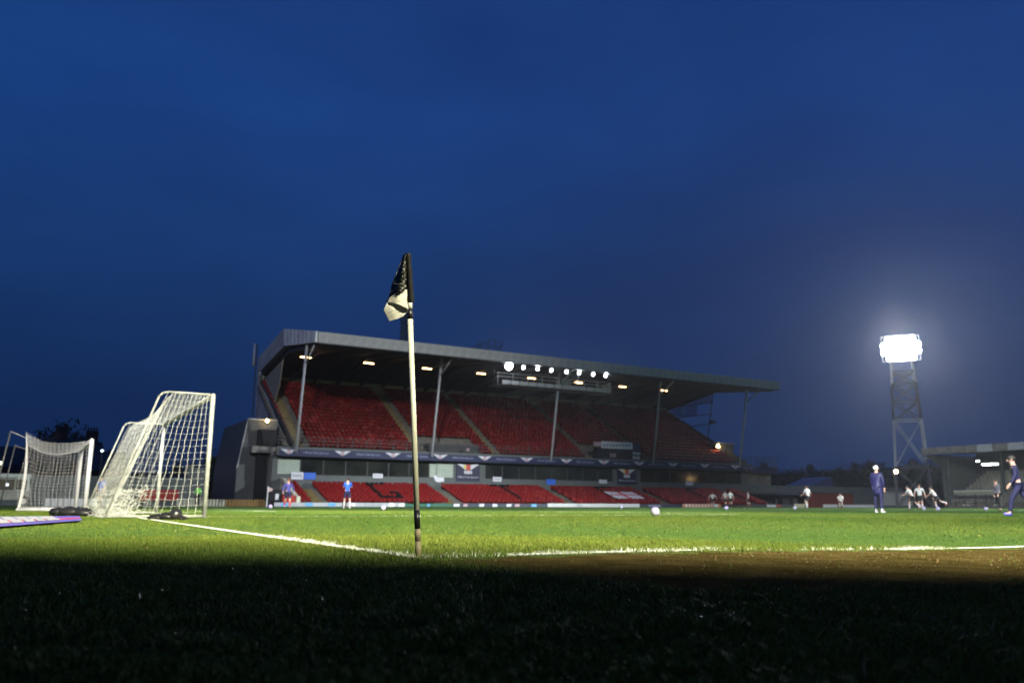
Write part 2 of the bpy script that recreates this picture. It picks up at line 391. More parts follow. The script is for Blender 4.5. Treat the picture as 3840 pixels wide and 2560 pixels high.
# sleeve and cloth, modelled as real folds
M_BCLOTH = mat('black_flag_nylon', (.011, .012, .010), .42, .2, 30, .05, spec=.3); M_WCLOTH = mat('white_flag_nylon', (.47, .46, .38), .7, .04, 20, .03)
M_SLEEVE = mat('black_sleeve', (.006, .006, .006), .6, .1, spec=.15)
def cp(px, py, depth=0.0):
    """a point of the flag in its hanging plane, given where the photograph shows it"""
    d_ = ray(px, py); return CAM + d_*((4.20+depth)/d_.dot(FW))
def zf(zx, zy): return 1380+zx/4.125, 900+zy/4.125
def strip_mesh(rows, nsub=10, amp=1.0):
    """rows: lists of (zoomx, zoomy, depth); bilinear smooth sheet"""
    pts = [[cp(*zf(a, b_), d_*(1 if amp == 1 else .4)) for a, b_, d_ in r_] for r_ in rows]
    mb = MB(); nr = len(pts); nc = len(pts[0]); vs = []
    for i in range((nr-1)*nsub+1):
        u_ = i/nsub; a = min(int(u_), nr-2); fu = u_-a
        for j in range((nc-1)*nsub+1):
            v_ = j/nsub; b_ = min(int(v_), nc-2); fv = v_-b_
            p = (pts[a][b_]*(1-fu)+pts[a+1][b_]*fu)*(1-fv)+(pts[a][b_+1]*(1-fu)+pts[a+1][b_+1]*fu)*fv
            vs.append(p)
    q = (nc-1)*nsub+1; nrw = (nr-1)*nsub+1
    for _ in range(14):
        nv_ = list(vs)
        for i in range(nrw):
            for j in range(q):
                if 0 < i < nrw-1 and 0 < j < q-1: nv_[i*q+j] = (vs[(i-1)*q+j]+vs[(i+1)*q+j]+vs[i*q+j-1]+vs[i*q+j+1])/4
        vs = nv_
    for i in range(nrw):
        for j in range(q): vs[i*q+j] = vs[i*q+j]+FW*((.0028*math.sin(i*.9+j*.5)+.002*math.sin(i*1.7-j*1.1))*amp)
    mb.add(vs, [(i*q+j, i*q+j+1, (i+1)*q+j+1, (i+1)*q+j) for i in range((nr-1)*nsub) for j in range(q-1)])
    return mb
def cloth(name, rows, m_, th=.0012):
    o_ = strip_mesh(rows, 10, 1.0 if m_ is M_BCLOTH else .15).build(name, m_, fl, smooth=True)
    s_ = o_.modifiers.new('s', 'SOLIDIFY'); s_.thickness = th; s_.offset = 0; return o_
# sleeve: a tapered tube round the pole
sl = MB(); ring = []
for i in range(25):
    t_ = i/24; cxz = 622+(668-622)*t_; yz = 205+(965-205)*t_; wz = (42+(50-42)*t_)
    cpt = cp(*zf(cxz, yz)); rr = wz/4.125/FPX*4.2*(1+.05*math.sin(t_*22))
    ring.append([cpt+RT*(rr*math.cos(2*PI*k_/14))+FW*(rr*math.sin(2*PI*k_/14)) for k_ in range(14)])
sl.add([p for r_ in ring for p in r_], [(i*14+k_, i*14+(k_+1) % 14, (i+1)*14+(k_+1) % 14, (i+1)*14+k_) for i in range(24) for k_ in range(14)] + [tuple(range(13, -1, -1))])
sl.build('sleeve', M_SLEEVE, fl, smooth=True)
cloth('flag_cloth', [[(545, 225, .02), (575, 215, -.02), (600, 215, 0)], [(490, 370, .035), (545, 350, -.03), (602, 340, 0)],
                     [(435, 520, .02), (530, 500, -.045), (606, 480, 0)], [(375, 660, .04), (500, 650, -.03), (608, 620, 0)],
                     [(325, 860, .03), (470, 810, -.04), (610, 762, 0)], [(275, 950, .05), (310, 930, .01), (330, 880, 0)][:0] or [(300, 950, .03), (440, 880, -.02), (611, 800, .004)]], M_BCLOTH)
MB().path([cp(*zf(a, b_), d_) for a, b_, d_ in ((520, 300, .0), (455, 480, -.03), (405, 620, -.035), (360, 760, -.01), (320, 905, .0), (270, 948, .0))], .0022, 6).build('hem', M_BCLOTH, fl, smooth=True)
MB().path([cp(*zf(a, b_), d_) for a, b_, d_ in ((575, 330, -.045), (560, 420, -.05), (573, 520, -.055), (562, 640, -.055), (545, 750, -.05))], .0014, 6).build('seam', mat('grey_thread', (.12, .12, .10), .5), fl, smooth=True)
MB().path([cp(*zf(a, b_), d_) for a, b_, d_ in ((400, 675, -.02), (460, 684, -.05), (545, 680, -.055))], .0014, 6).build('seam', mat('grey_thread', (.12, .12, .10), .5), fl, smooth=True)
wrow = [[(325, 895, .01), (450, 815, -.055), (608, 758, -.012)], [(300, 962, .0), (450, 905, -.06), (612, 880, -.012)], [(300, 965, .0), (450, 985, -.05), (624, 1078, -.012)]]
cloth('white_panel', wrow, M_WCLOTH)
cloth('white_fold', [[(300, 962, .005), (440, 980, .03), (620, 1075, 0)], [(285, 1015, .02), (420, 1045, .05), (600, 1125, .03)], [(250, 1060, .0), (470, 1110, .03), (550, 1160, .01)]], M_WCLOTH)
cloth('white_flap', [[(300, 962, -.004), (292, 990, -.006), (285, 1018, -.01)], [(270, 1010, -.01), (330, 1010, -.025), (385, 1030, -.03)], [(240, 1085, -.01), (370, 1080, -.04), (450, 1090, -.04)],
                     [(285, 1180, -.01), (400, 1150, -.04), (550, 1162, -.02)], [(330, 1260, -.01), (430, 1225, -.03), (545, 1183, -.015)]], M_WCLOTH)

# ------------------------------------------------------------------ goals
def net_sheet(mb, P, nu, nv, r, sag=0, jit=.0):
    """P(u,v)->Vector; a mesh of cords"""
    g_ = [[P(i/nu, j/nv) + Vector([random.uniform(-jit, jit) for _ in range(3)]) for j in range(nv+1)] for i in range(nu+1)]
    for i in range(nu+1):
        for j in range(nv+1):
            if i < nu: mb.bar(g_[i][j], g_[i+1][j], 2*r, n=3)
            if j < nv: mb.bar(g_[i][j], g_[i][j+1], 2*r, n=3)
def lerp(a, b_, t_): return a+(b_-a)*t_
def training_goal(x, y, label, m_frame, m_net, dtop=.85, dbase=1.75, width=7.32, H=2.44, lum=0):
    g_ = empty('training_goal', (x, y, 0), 0, label, 'football goal', None)
    R = .042
    def tube(name, pts, r=R, n=12):
        mb = MB(); mb.path(pts, r, n)
        for p in pts[1:-1]: mb.ball(p, r, seg=n, ring=6)
        return mb.build(name, m_frame, g_, smooth=True)
    tube('goal_post', [(0, 0, 0), (0, 0, H)], .045); tube('goal_post', [(0, width, 0), (0, width, H)], .045)
    tube('crossbar', [(0, 0, H-.02), (0, width, H-.02)], .05)
    for yy_ in (0, width):
        cor = [(-.05, yy_, H)] + [(-dtop+.18*math.cos(a)-.0, yy_, H-.18+.18*math.sin(a)) for a in (PI/2, PI*.68, PI*.85)] + [(-dbase, yy_, .04)]
        tube('side_frame', cor, .019)
        tube('ground_bar', [(0, yy_, .03), (-dbase, yy_, .03)], .026)
    tube('back_bar', [(-dbase, 0, .03), (-dbase, width, .03)], .026)
    mb = MB(); c_ = .115
    def back(s_):     # profile from the crossbar over the top and down the back, s in 0..1
        pts = [Vector((0, 0, H)), Vector((-dtop+.05, 0, H-.03)), Vector((-dtop-.02, 0, H-.15)), Vector((-dbase+.05, 0, .05))]
        ls = [(b_-a).length for a, b_ in zip(pts[:-1], pts[1:])]; T = sum(ls)*s_
        for a, b_, l_ in zip(pts[:-1], pts[1:], ls):
            if T <= l_: return a+(b_-a)*(T/l_)
            T -= l_
        return pts[-1]
    def Pb(u_, v_):
        p = back(u_); p.y = v_*width; s_ = math.sin(PI*v_)*.12*math.sin(PI*u_); p.z -= s_; p.x += s_*.6; return p
    net_sheet(mb, Pb, 22, 50, .0023, jit=.006)
    bn = mb.build('back_net', m_net, g_); tag(bn, kind='stuff')
    for yy_ in (0, width):
        mb = MB()
        def Ps(u_, v_, yy_=yy_):
            z_ = H*(1-v_); xb = -(dtop+(dbase-dtop)*v_)
            sway = .018*math.sin(v_*8+u_*5)
            return Vector((xb*u_-.03*(1-u_)+sway*(1-u_)*.7, yy_+.03*math.sin(v_*6)*math.sin(PI*u_), z_-.04*math.sin(PI*u_)))
        net_sheet(mb, Ps, 11, 19, .0027 if yy_ == 0 else .0022, jit=.008)
        tag(mb.build('side_net', m_net, g_), kind='stuff')
    # slack netting heaped at the foot of the back
    mb = MB()
    for _ in range(900):
        v_ = random.random()**2*width*.8; h_ = random.random()**2; a = Vector((-dbase+.15+h_*.3+random.uniform(-.30, .35), v_, .02+h_*.55))
        b_ = a+Vector((random.uniform(-.12, .12), random.uniform(-.15, .15), random.uniform(-.08, .08))); b_.z = max(b_.z, .012)
        mb.bar(a, b_, .008, n=3)
    tag(mb.build('slack_net', m_net, g_), kind='stuff')
    return g_
M_GFR = mat('worn_cream_goal_paint', (.235, .24, .225), .45, .25, 7, .1)
M_GFR2 = mat('white_goal_paint', (.40, .40, .44), .4, .08, 6)
training_goal(1.17, 13.2, 'nearest goal, portable with a slanting back frame, worn cream posts and hanging net', M_GFR, M_NETC)

def match_goal():
    x, y, Wd, H = -.22, 28.1, 7.32, 2.44
    g_ = empty('match_goal', (x, y, 0), 0, 'white match goal with deep box net and rear poles at the left', 'football goal')
    def tube(name, pts, r, m_=M_GFR2):
        mb = MB(); mb.path(pts, r, 12)
        for p in pts[1:-1]: mb.ball(p, r, seg=10, ring=6)
        return mb.build(name, m_, g_, smooth=True)
    tube('goal_post', [(0, 0, 0), (0, 0, H)], .075); tube('goal_post', [(0, Wd, 0), (0, Wd, H)], .075); tube('crossbar', [(0, 0, H), (0, Wd, H)], .06)
    D = 2.0
    tube('ground_bar', [(-.03, 0, .05), (-D, 0, .05), (-D, Wd, .05), (-.03, Wd, .05)], .05)
    for yy_ in (-.3, Wd+.2):
        tube('net_pole', [(-D-.75, yy_, 0), (-D-.45, yy_, 2.62)], .024, mat('grey_pole', (.05, .05, .06), .5))
    MB().path([(-D-.45, -.3, 2.6), (-D+.02, 0, 2.42)], .006, 4).build('guy_rope', M_NETW, g_); MB().path([(-D-.45, Wd+.2, 2.6), (-D+.02, Wd, 2.42)], .006, 4).build('guy_rope', M_NETW, g_)
    def topz(u_, v_): return H + .02*u_ + .45*max(0, u_-.75)/.25*(.25 if 0 < v_ < 1 else .35) - .30*math.sin(PI*min(u_, 1))*(.55+.6*math.sin(PI*v_))
    mb = MB(); net_sheet(mb, lambda u_, v_: Vector((-D*u_, v_*Wd, topz(u_, v_))), 16, 56, .0022, jit=.006); tag(mb.build('roof_net', M_NETW, g_), kind='stuff')
    mb = MB(); net_sheet(mb, lambda u_, v_: Vector((-D+.08*math.sin(PI*u_), v_*Wd, .03+(topz(1, v_)-.03)*(1-u_))), 20, 56, .0022, jit=.006); tag(mb.build('back_net', M_NETW, g_), kind='stuff')
    for yy_ in (0, Wd):
        mb = MB(); net_sheet(mb, lambda u_, v_, yy_=yy_: Vector((-D*u_+.1*math.sin(v_*7)*(u_)*.6, yy_+.06*math.sin(PI*u_), .03+(topz(u_, 0)-.03)*(1-v_))), 16, 20, .0024, jit=.006); tag(mb.build('side_net', M_NETW, g_), kind='stuff')
match_goal()
def kitbag(name, loc, rz, lab, dims):
    e_ = empty(name, loc, rz, lab, 'bag')
    mb = MB()
    for cx_, rx, ry, rz_ in dims: mb.ball((cx_, 0, rz_*.8), rx, ry, rz_, 16, 10)
    o_ = mb.build('bag_body', M_BLACK, e_, smooth=True)
    for v_ in o_.data.vertices:
        v_.co += Vector((random.uniform(-.015, .015), random.uniform(-.012, .012), random.uniform(-.02, .014))); v_.co.z = max(v_.co.z, .0)
p = far(640, 15.5)
kitbag('kit_bag', (p.x, p.y, 0), -AZ, 'black bag slumped beside the nearest goal, inside its net', [(-.22, .16, .13, .05), (-.06, .16, .13, .065), (.1, .12, .12, .10), (.24, .07, .08, .03)])
p = far(268, 20)
kitbag('kit_bag', (p.x, p.y, 0), -AZ, 'long dark bag lying behind the purple mat', [(-.26, .20, .16, .10), (-.02, .28, .18, .11), (.26, .24, .16, .095), (.46, .12, .12, .05)])
# printed mat beside the goal
pm = MB(); a0 = on(-120, 1975, 2, 0); a1 = on(300, 1960, 2, 0); a2 = on(330, 1945, 2, 0); a3 = on(-120, 1948, 2, 0)
a0, a1, a2, a3 = on(-260, 1992, 2, .03), on(306, 1950, 2, .03), on(296, 1937, 2, .03), on(-260, 1943, 2, .03)
def q4(u_, v_): return lerp(lerp(a0, a1, u_), lerp(a3, a2, u_), v_)
mt = empty('printed_mat', (0, 0, 0), 0, 'purple advertising mat with white lettering and a red stripe, flat on the grass', 'mat')
def patch(name, m_, u0, u1, v0, v1, z0, th=.004, skew=0):
    mb = MB(); P = [q4(u0, v0), q4(u1, v0), q4(u1+skew, v1), q4(u0+skew, v1)]
    vs = [(p_.x, p_.y, z0) for p_ in P] + [(p_.x, p_.y, z0+th) for p_ in P]
    mb.add(vs, [(3, 2, 1, 0), (4, 5, 6, 7), (0, 1, 5, 4), (1, 2, 6, 5), (2, 3, 7, 6), (3, 0, 4, 7)]); return mb.build(name, m_, mt)
patch('mat_sheet', mat('purple_mat', (.10, .08, .38), .6, .1), 0, 1, 0, 1, .03, .02)
patch('red_stripe', mat('red_mat_print', (.42, .04, .10), .6), .02, .985, .12, .32, .052)
for u0, u1 in ((.30, .40), (.41, .49), (.50, .58), (.59, .66), (.67, .78)):
    patch('lettering', mat('mat_white_print', (.34, .34, .40), .6, .2), u0, u1, .38, .88, .053, .004, .012)
    patch('lettering', mat('mat_white_print', (.34, .34, .40), .6, .2), u0+.01, u1+.004, .03, .30, .0575, .004, .008)

# ------------------------------------------------------------------ balls
def ball(loc, lab, r=.11):
    e_ = empty('football', loc, random.random()*6, lab, 'football', 'footballs lying about the pitch')
    MB().ball((0, 0, r), r, seg=24, ring=16).build('ball_skin', mat('white_ball', (.42, .40, .47), .4, .05), e_, smooth=True)
    if r > .1:
        mb = MB()
        for k_ in range(3):
            a = k_*PI/3; n_ = Vector((math.cos(a), math.sin(a), .5)).normalized(); t1 = n_.orthogonal().normalized(); t2 = n_.cross(t1)
            pts = [Vector((0, 0, r))+(t1*math.cos(q)+t2*math.sin(q))*(r*1.003)*.92+n_*r*.4*.98 for q in np.linspace(0, 2*PI, 19)]
            mb.path(pts, .006, 4)
        mb.build('ball_print', mat('purple_print', (.16, .07, .42), .5), e_)
    return e_
p = far(2456, 21.5); ball(p, 'white and purple football nearest the camera, on the grass')
for px_, dd, lab in ((1015, 49, 'white football on the left, near the far corner flag post'), (1439, 38, 'white football left of the corner flag pole'),
                     (2331, 62, 'white football in front of the long white board'), (2724, 52, 'white football at the feet of the pair of players'),
                     (2980, 58, 'white football before the cream board'), (3516, 56, 'pale ball near the lone striding player on the right'),
                     (3463, 60, 'white ball by the two bending players'), (3695, 60, 'white ball in front of the right hand stand')):
    ball(far(px_, dd), lab)

# ------------------------------------------------------------------ main stand opposite
XL, XR = 19.6, 81.7
ST = empty('grandstand', (50, 76, 0), 0, 'long two tier stand with red seats and a grey cantilever roof', 'grandstand')
ST.location = (0, 0, 0)
def sp_(name, mb, m_, parent=ST, smooth=False): return mb.build(name, m_, parent, smooth)
# lower tier
NL, TL, RL, YL, ZL = 8, .72, .228, 71.0, .06
mb = MB()
for k_ in range(NL): mb.box(XL-1.6, XR, YL+k_*TL, 77.2, ZL+k_*RL-.30 if k_ else 0, ZL+k_*RL)
sp_('lower_terrace', mb, M_CONCD)
aisles_l = [21.3, 35.0, 49.3, 62.8, 76.6]; aisles_u = [21.0, 34.0, 43.3, 56.2, 65.3]
for ax_ in aisles_l:
    mb = MB()
    for k_ in range(NL): mb.box(ax_-.45, ax_+.45, YL+k_*TL-.02, YL+(k_+1)*TL, ZL+k_*RL-.2, ZL+k_*RL+.02)
    sp_('aisle_stair', mb, M_AISLE)
# back wall of the lower tier with windows
sp_('lower_back_wall', MB().box(XL-1.6, XR+.2, 77.0, 77.3, 0, 3.05), M_WALL)
sp_('window_lintel', MB().box(XL-1.6, XR+.2, 76.9, 77.3, 4.62, 4.9), M_WALL)
pil = [18.2, 20.2, 38.0-.9, 41.3, 57.5+1.7, 63.2, 81.5]
for a, b_ in ((18.0, 18.5), (37.1, 41.6), (59.3, 63.6), (80.9, 81.9)):
    sp_('pilaster', MB().box(a, b_, 76.92, 77.3, 3.05, 4.62), M_WALL)
for (w0, w1, nwin) in ((18.5, 37.1, 8), (41.6, 59.3, 8), (63.6, 80.9, 7)):
    ww = (w1-w0)/nwin
    for k_ in range(nwin):
        x0 = w0+k_*ww; fr = MB()
        fr.box(x0+.002, x0+.06, 77.02, 77.12, 3.06, 4.61); fr.box(x0+ww-.06, x0+ww-.002, 77.02, 77.12, 3.06, 4.61); fr.box(x0+.06, x0+ww-.06, 77.02, 77.12, 3.06, 3.12); fr.box(x0+.06, x0+ww-.06, 77.02, 77.12, 4.55, 4.61)
        f_ = sp_('window', fr, M_DARK)
        sp_('pane', MB().box(x0+.06, x0+ww-.06, 77.06, 77.09, 3.12, 4.55), M_PALE if (w0 == 18.5 and k_ in (0, 7)) else M_GLASS, f_)
sp_('upper_floor_slab', MB().box(XL-1.4, XR+.1, 76.3, 79, 4.95, 5.15), M_CONC)
# seats
def seat_shape(mb, x, y, z, w=.42):
    for (ya, za, yb, zb) in ():
        pass
    n = 4; vs = []
    for i in range(n+1):
        u_ = i/n*2-1; cy_ = -.05*(u_*u_)
        for zz, th in ((.40, 0), (.80, 0), (.80, .035), (.40, .035)):
            vs.append((x+u_*w/2, y+.30+cy_+th+(.05 if zz > .5 else 0), z+zz))
    fs = []
    for i in range(n):
        for j in range(4): fs.append((i*4+j, i*4+(j+1) % 4, (i+1)*4+(j+1) % 4, (i+1)*4+j))
    fs += [(3, 2, 1, 0), (n*4, n*4+1, n*4+2, n*4+3)]
    mb.add(vs, fs)
    mb.box(x-w/2+.03, x+w/2-.03, y+.16, y+.26, z+.36, z+.72)
    return mb
FONT = {'G': ['01110', '10001', '10000', '10111', '10001', '10001', '01110'], 'T': ['11111', '00100', '00100', '00100', '00100', '00100', '00100'],
        'F': ['11111', '10000', '10000', '11110', '10000', '10000', '10000'], 'C': ['01111', '10000', '10000', '10000', '10000', '10000', '01111']}
FONT['G'] = ['11110', '10000', '10000', '10000', '10011', '10001', '11111']
SP = .50
seats = []
for k_ in range(NL):
    x = XL-1.0
    while x < XR-.4:
        if all(abs(x-a) > .70 for a in aisles_l):
            blk = False
            for ch, x0 in (('G', 27.5), ('T', 42.0), ('F', 56.2), ('C', 70.0)):
                i = int(round((x-x0)/SP)); r_ = 7-k_
                if 0 <= i < 5 and 0 <= r_ < 7 and abs(x-x0-i*SP) < .26 and FONT[ch][r_][i] == '1': blk = True
            # the seats end along a slanting stair on both ends
            if x > XL-1.0+(7-k_)*.0 and x < XR-2.2+ (0 if k_ > 6 else 0): seats.append((x, YL+k_*TL, ZL+k_*RL, blk))
        x += SP
seats.sort(key=lambda s_: (Vector(s_[:3])-CAM).length)
me_r = seat_shape(MB(), 0, 0, 0).mesh('seat', M_RED, True); M_BSEAT = mat('black_seat_plastic', (.006, .006, .007), .8, .2, spec=.1); me_b = seat_shape(MB(), 0, 0, 0).mesh('seat_black', M_BSEAT, True)
for s_ in seats[:300]:
    q = link('seat', me_b if s_[3] else me_r, ST, None, s_[:3]); q.rotation_euler = (random.gauss(0, .04), random.gauss(0, .02), random.gauss(0, .05))
mb = MB()
for s_ in seats[300:]:
    mb.cur = 1 if s_[3] else (2 if random.random() < .14 else 0); seat_shape(mb, s_[0]+random.gauss(0, .012), s_[1]+random.gauss(0, .02), s_[2]+random.gauss(0, .012))
o_ = mb.build('seat_block', [M_RED, M_BSEAT, M_RED2], ST, True); tag(o_, kind='stuff')
# upper tier
NU, TU, RU, YU, ZU = 18, .80, .475, 77.4, 5.6
mb = MB()
for k_ in range(NU): mb.box(XL-.2, XR-.3, YU+k_*TU, YU+(k_+1)*TU+.05, ZU+k_*RU-.5, ZU+k_*RU)
sp_('upper_terrace', mb, M_CONCD)
for ax_ in aisles_u:
    mb = MB()
    for k_ in range(NU-2): mb.box(ax_-.38, ax_+.38, YU+k_*TU-.02, YU+(k_+1)*TU, ZU+k_*RU-.3, ZU+k_*RU+.03)
    sp_('aisle_stair', mb, M_AISLE)
ust = []
for k_ in range(NU):
    x = XL+.4
    while x < XR-.9:
        vom = k_ < 4 and (34.7 < x < 41.3 or 56.9 < x < 63.2)
        if all(abs(x-a) > .62 for a in aisles_u) and not vom: ust.append((x, YU+k_*TU, ZU+k_*RU))
        x += SP
mb = MB()
for s_ in ust:
    mb.cur = 1 if random.random() < .12 else 0; seat_shape(mb, s_[0]+random.gauss(0, .012), s_[1]+random.gauss(0, .02), s_[2]+random.gauss(0, .012))
tag(mb.build('upper_seat_block', [M_RED, M_RED2], ST, True), kind='stuff')
for x0, x1 in ((34.9, 41.0), (57.1, 63.0)):
    sp_('stairwell_box', MB().box(x0, x1, YU+.02, YU+3.1, ZU-.2, ZU+1.15), M_DARK)
    sp_('stairwell_opening', MB().box(x0+.5, x1-.5, YU-.04, YU+.02, ZU-.2, ZU+.95), M_BLACK)
# rear wall and roof
YB = YU+NU*TU+.05
sp_('rear_wall', MB().box(XL, XR-.2, YB, YB+.25, 5, 15.0), M_WALL)
mb = MB()
for x in np.arange(XL+1, XR-1, 3.0): mb.box(x, x+.12, YB-.02, YB-.001, 13.9, 15.0)
sp_('wall_rib', mb, M_KHAKI)
YR0, YK, YE = 70.0, 81.2, YB+.3
ZF0, ZF1, ZK, ZE = 15.16, 16.15, 16.42, 14.9
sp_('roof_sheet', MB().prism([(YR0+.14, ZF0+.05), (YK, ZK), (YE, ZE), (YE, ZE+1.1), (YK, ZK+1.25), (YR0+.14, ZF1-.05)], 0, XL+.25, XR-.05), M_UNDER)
pan = MB().box(.01, .985, 0, .12, ZF0, ZF1+.05)
for q in (.25, .5, .75): pan.box(q-.02, q+.02, -.015, -.001, ZF0+.02, ZF1+.03)
pme = pan.mesh('fascia_panel', M_GREY); nfp = 62; pwf = (XR-XL-.3)/nfp
for k_ in range(nfp):
    q = link('fascia_panel', pme, ST, None, (XL+.3+k_*pwf, YR0, 0)); q.scale.x = pwf
sp_('fascia_trim', MB().box(XL+.3, XR, YR0-.03, YR0+.16, ZF0-.10, ZF0-.003), M_DARK)
for x in np.linspace(XL+.6, XR-.5, 22):
    mb = MB(); mb.prism([(YR0+.2, ZF0-.05), (YR0+.2, ZF0+.03), (YK, ZK-.02), (YE-.4, ZE-.02), (YE-.4, ZE-.40), (YK, ZK-.42), (YR0+1.2, ZF0-.18)], 0, x-.1, x+.1); sp_('roof_beam', mb, M_DARK)
# left gable frame, seen from outside
Z2 = lambda zx, zy: on(850+zx/2.01, 1180+zy/2.01, 0, XL)
def ring_pts(pts): return [(Z2(*q).y, Z2(*q).z) for q in pts]
outp = ring_pts([(688, 122), (430, 105), (240, 320), (220, 560), (215, 770)])
inp = ring_pts([(688, 212), (430, 235), (245, 430), (240, 510), (300, 620), (370, 790), (435, 930)])
inp[0] = (YR0, ZF0); outp[0] = (YR0, ZF1+.06)
def quadpanel(name, P, x0, x1, m_): return sp_(name, MB().prism(P, 0, x0, x1), m_)
quadpanel('gable_panel', [inp[0], inp[1], outp[1], outp[0]], XL, XL+.22, M_LIGHTCLAD)
for k_ in range(8):
    a = lerp(Vector(inp[0]), Vector(inp[1]), (k_+.5)/8); b_ = lerp(Vector(outp[0]), Vector(outp[1]), (k_+.5)/8)
    sp_('panel_joint', MB().bar((XL-.01, a[0], a[1]), (XL-.01, b_[0], b_[1]), .035), M_STEEL)
quadpanel('gable_panel', [inp[1], inp[2], outp[2], outp[1]], XL, XL+.22, M_GREY)
quadpanel('gable_panel', [inp[2], inp[3], outp[3], outp[2]], XL, XL+.22, M_GREY)
quadpanel('gable_panel', [inp[3], inp[4], inp[5], (outp[4][0], inp[5][1]-.2), outp[4], outp[3]], XL, XL+.22, M_GREY)
quadpanel('gable_panel', [inp[5], inp[6], (outp[4][0], inp[6][1]-.4), (outp[4][0], inp[5][1]-.2)], XL, XL+.22, M_GREY)
quadpanel('rear_lining', [(YB-.1, 12.5), (YB-.02, 12.5), (YB-.02, 15.0), (YB-.1, 15.0)], XL+.3, XR-.3, M_KHAKI)
quadpanel('side_screen', [(83.5, 16.1), (YB-.1, 14.9), (YB-.1, 12.0), (87, 10.6), (84.5, 13)], XL+.5, XL+.6, M_KHAKI)
# raking side beams
for xx_ in (XL+.1, XR-.4):
    sp_('raking_beam', MB().prism([(76.3, 5.2), (YB, 13.6), (YB, 14.35), (76.3, 6.0)], 0, xx_, xx_+.25), M_DARK)
# right end screen of posts, rails and thin sheets
S = lambda zx, zy: (lambda p_: (p_.y, p_.z))(on(2400+zx/4.237, 1390+zy/4.237, 0, XR-.15))
def rb(a, b_, w_=.09, nm='screen_rail'):
    a = S(*a); b_ = S(*b_); sp_(nm, MB().bar((XR-.15, *a), (XR-.15, *b_), w_), M_DARK)
rb((460, 585), (1160, 500), .12); rb((600, 745), (1110, 685), .12); rb((770, 885), (1100, 845), .12)
rb((700, 480), (690, 750), .12, 'screen_post'); rb((1165, 310), (1075, 1060), .12, 'screen_post'); rb((470, 560), (475, 720), .12, 'screen_post')
M_FILM = mat('smoky_screen_sheet', (.10, .11, .16), .25, .1); t = M_FILM.node_tree
tr = t.nodes.new('ShaderNodeBsdfTransparent'); ms = t.nodes.new('ShaderNodeMixShader'); ms.inputs[0].default_value = .32
tr.inputs[0].default_value = (.85, .87, .95, 1)
t.links.new(tr.outputs[0], ms.inputs[1]); t.links.new(t.nodes['Principled BSDF'].outputs[0], ms.inputs[2]); t.links.new(ms.outputs[0], t.nodes['Material Output'].inputs[0])
for P in ([(470, 590), (700, 560), (690, 740), (490, 700)], [(720, 555), (920, 530), (900, 720), (710, 745)], [(700, 470), (1150, 320), (1125, 495), (705, 555)]):
    quadpanel('screen_sheet', [S(*q) for q in P], XR-.12, XR-.10, M_FILM)
sp_('camera_bracket', MB().box(XR-.3, XR+.3, S(1130, 830)[0]-.5, S(1130, 830)[0]+.2, S(1130, 840)[1], S(1130, 790)[1]), M_DARK)
# parapet, banner and rail of the upper tier
sp_('parapet', MB().box(XL-1.4, XR+.3, 76.0, 76.25, 4.9, 5.75), M_WALL)
sp_('walkway', MB().box(XL-1.4, XR+.3, 76.25, 77.4, 5.15, 5.3), M_CONCD)
rl = MB()
for z_ in (6.1, 6.4, 6.7): rl.bar((XL-1.4, 76.2, z_), (XR+.3, 76.2, z_), .05)
sp_('front_rail', rl, M_DARK)
pm_ = MB().box(-.03, .03, -.03, .03, 0, 1.0).mesh('rail_post', M_DARK)
for x in np.arange(XL-1.3, XR+.3, 1.5): link('rail_post', pm_, ST, None, (x, 76.2, 5.74))
# five leaning columns with braces
for x in (19.95, 34.5, 49.6, 64.7, 79.6):
    c_ = MB(); c_.bar((x, 75.8, 5.2), (x-.05, 73.7, ZF0+.38), .26, n=12); co = sp_('column', c_, M_STEEL, smooth=True)
    zb = 5.2+(ZF0-5.2)*.86; yb = 75.8-2.1*.86
    MB().bar((x, yb, zb), (x, 71.4, ZF0-.05), .16, n=8).build('brace', M_STEEL, co, smooth=True)

# banner along the parapet: navy cloth, winged emblems and lettering
BN = empty('sponsor_banner', (0, 0, 0), 0, 'long navy banner with winged emblems along the front of the upper tier', 'banner')
MB().box(XL-1.2, XR+.2, 75.93, 75.985, 4.82, 5.52).build('cloth', M_NAVY, BN)
def emblem(mb, x, z, s_, y):
    def add(pts): n = len(pts); mb.add([(x+a*s_, y, z+b_*s_) for a, b_ in pts]+[(x+a*s_, y+.012, z+b_*s_) for a, b_ in pts], [tuple(range(n)), tuple(range(2*n-1, n-1, -1))]+[(i, i+n, (i+1) % n+n, (i+1) % n) for i in range(n)])
    mb.cur = 0
    for sg in (1, -1):
        for j in range(4):
            a = .25+.0*j; add([(sg*.28, .28-.16*j), (sg*(1.35-.27*j), .36-.16*j), (sg*(1.2-.27*j), .22-.16*j), (sg*.28, .14-.16*j)])
    mb.cur = 1; add([(-.26, .26), (.26, .26), (.22, -.28), (0, -.5), (-.22, -.28)])
M_LETTER = mat('dim_letter_print', (.30, .33, .45), .6, .1)
def text(s_, loc, size, parent, m_, rz=0, name='lettering', ext=.006):
    cu = bpy.data.curves.new(name, 'FONT'); cu.body = s_; cu.size = size; cu.align_x = 'CENTER'; cu.align_y = 'CENTER'; cu.extrude = ext; cu.resolution_u = 2
    cu.materials.append(m_); o_ = bpy.data.objects.new(name, cu); COL.objects.link(o_); o_.location = loc; o_.rotation_euler = (PI/2, 0, rz)
    bpy.context.view_layer.update(); me_ = bpy.data.meshes.new_from_object(o_); bpy.data.objects.remove(o_)
    o_ = link(name, me_, parent, None, loc); o_.rotation_euler = (PI/2, 0, rz)
    return o_
emb = MB(); emblem(emb, 0, 0, .62, 0); eme = emb.mesh('emblem', [M_WHITE, M_PINKW])
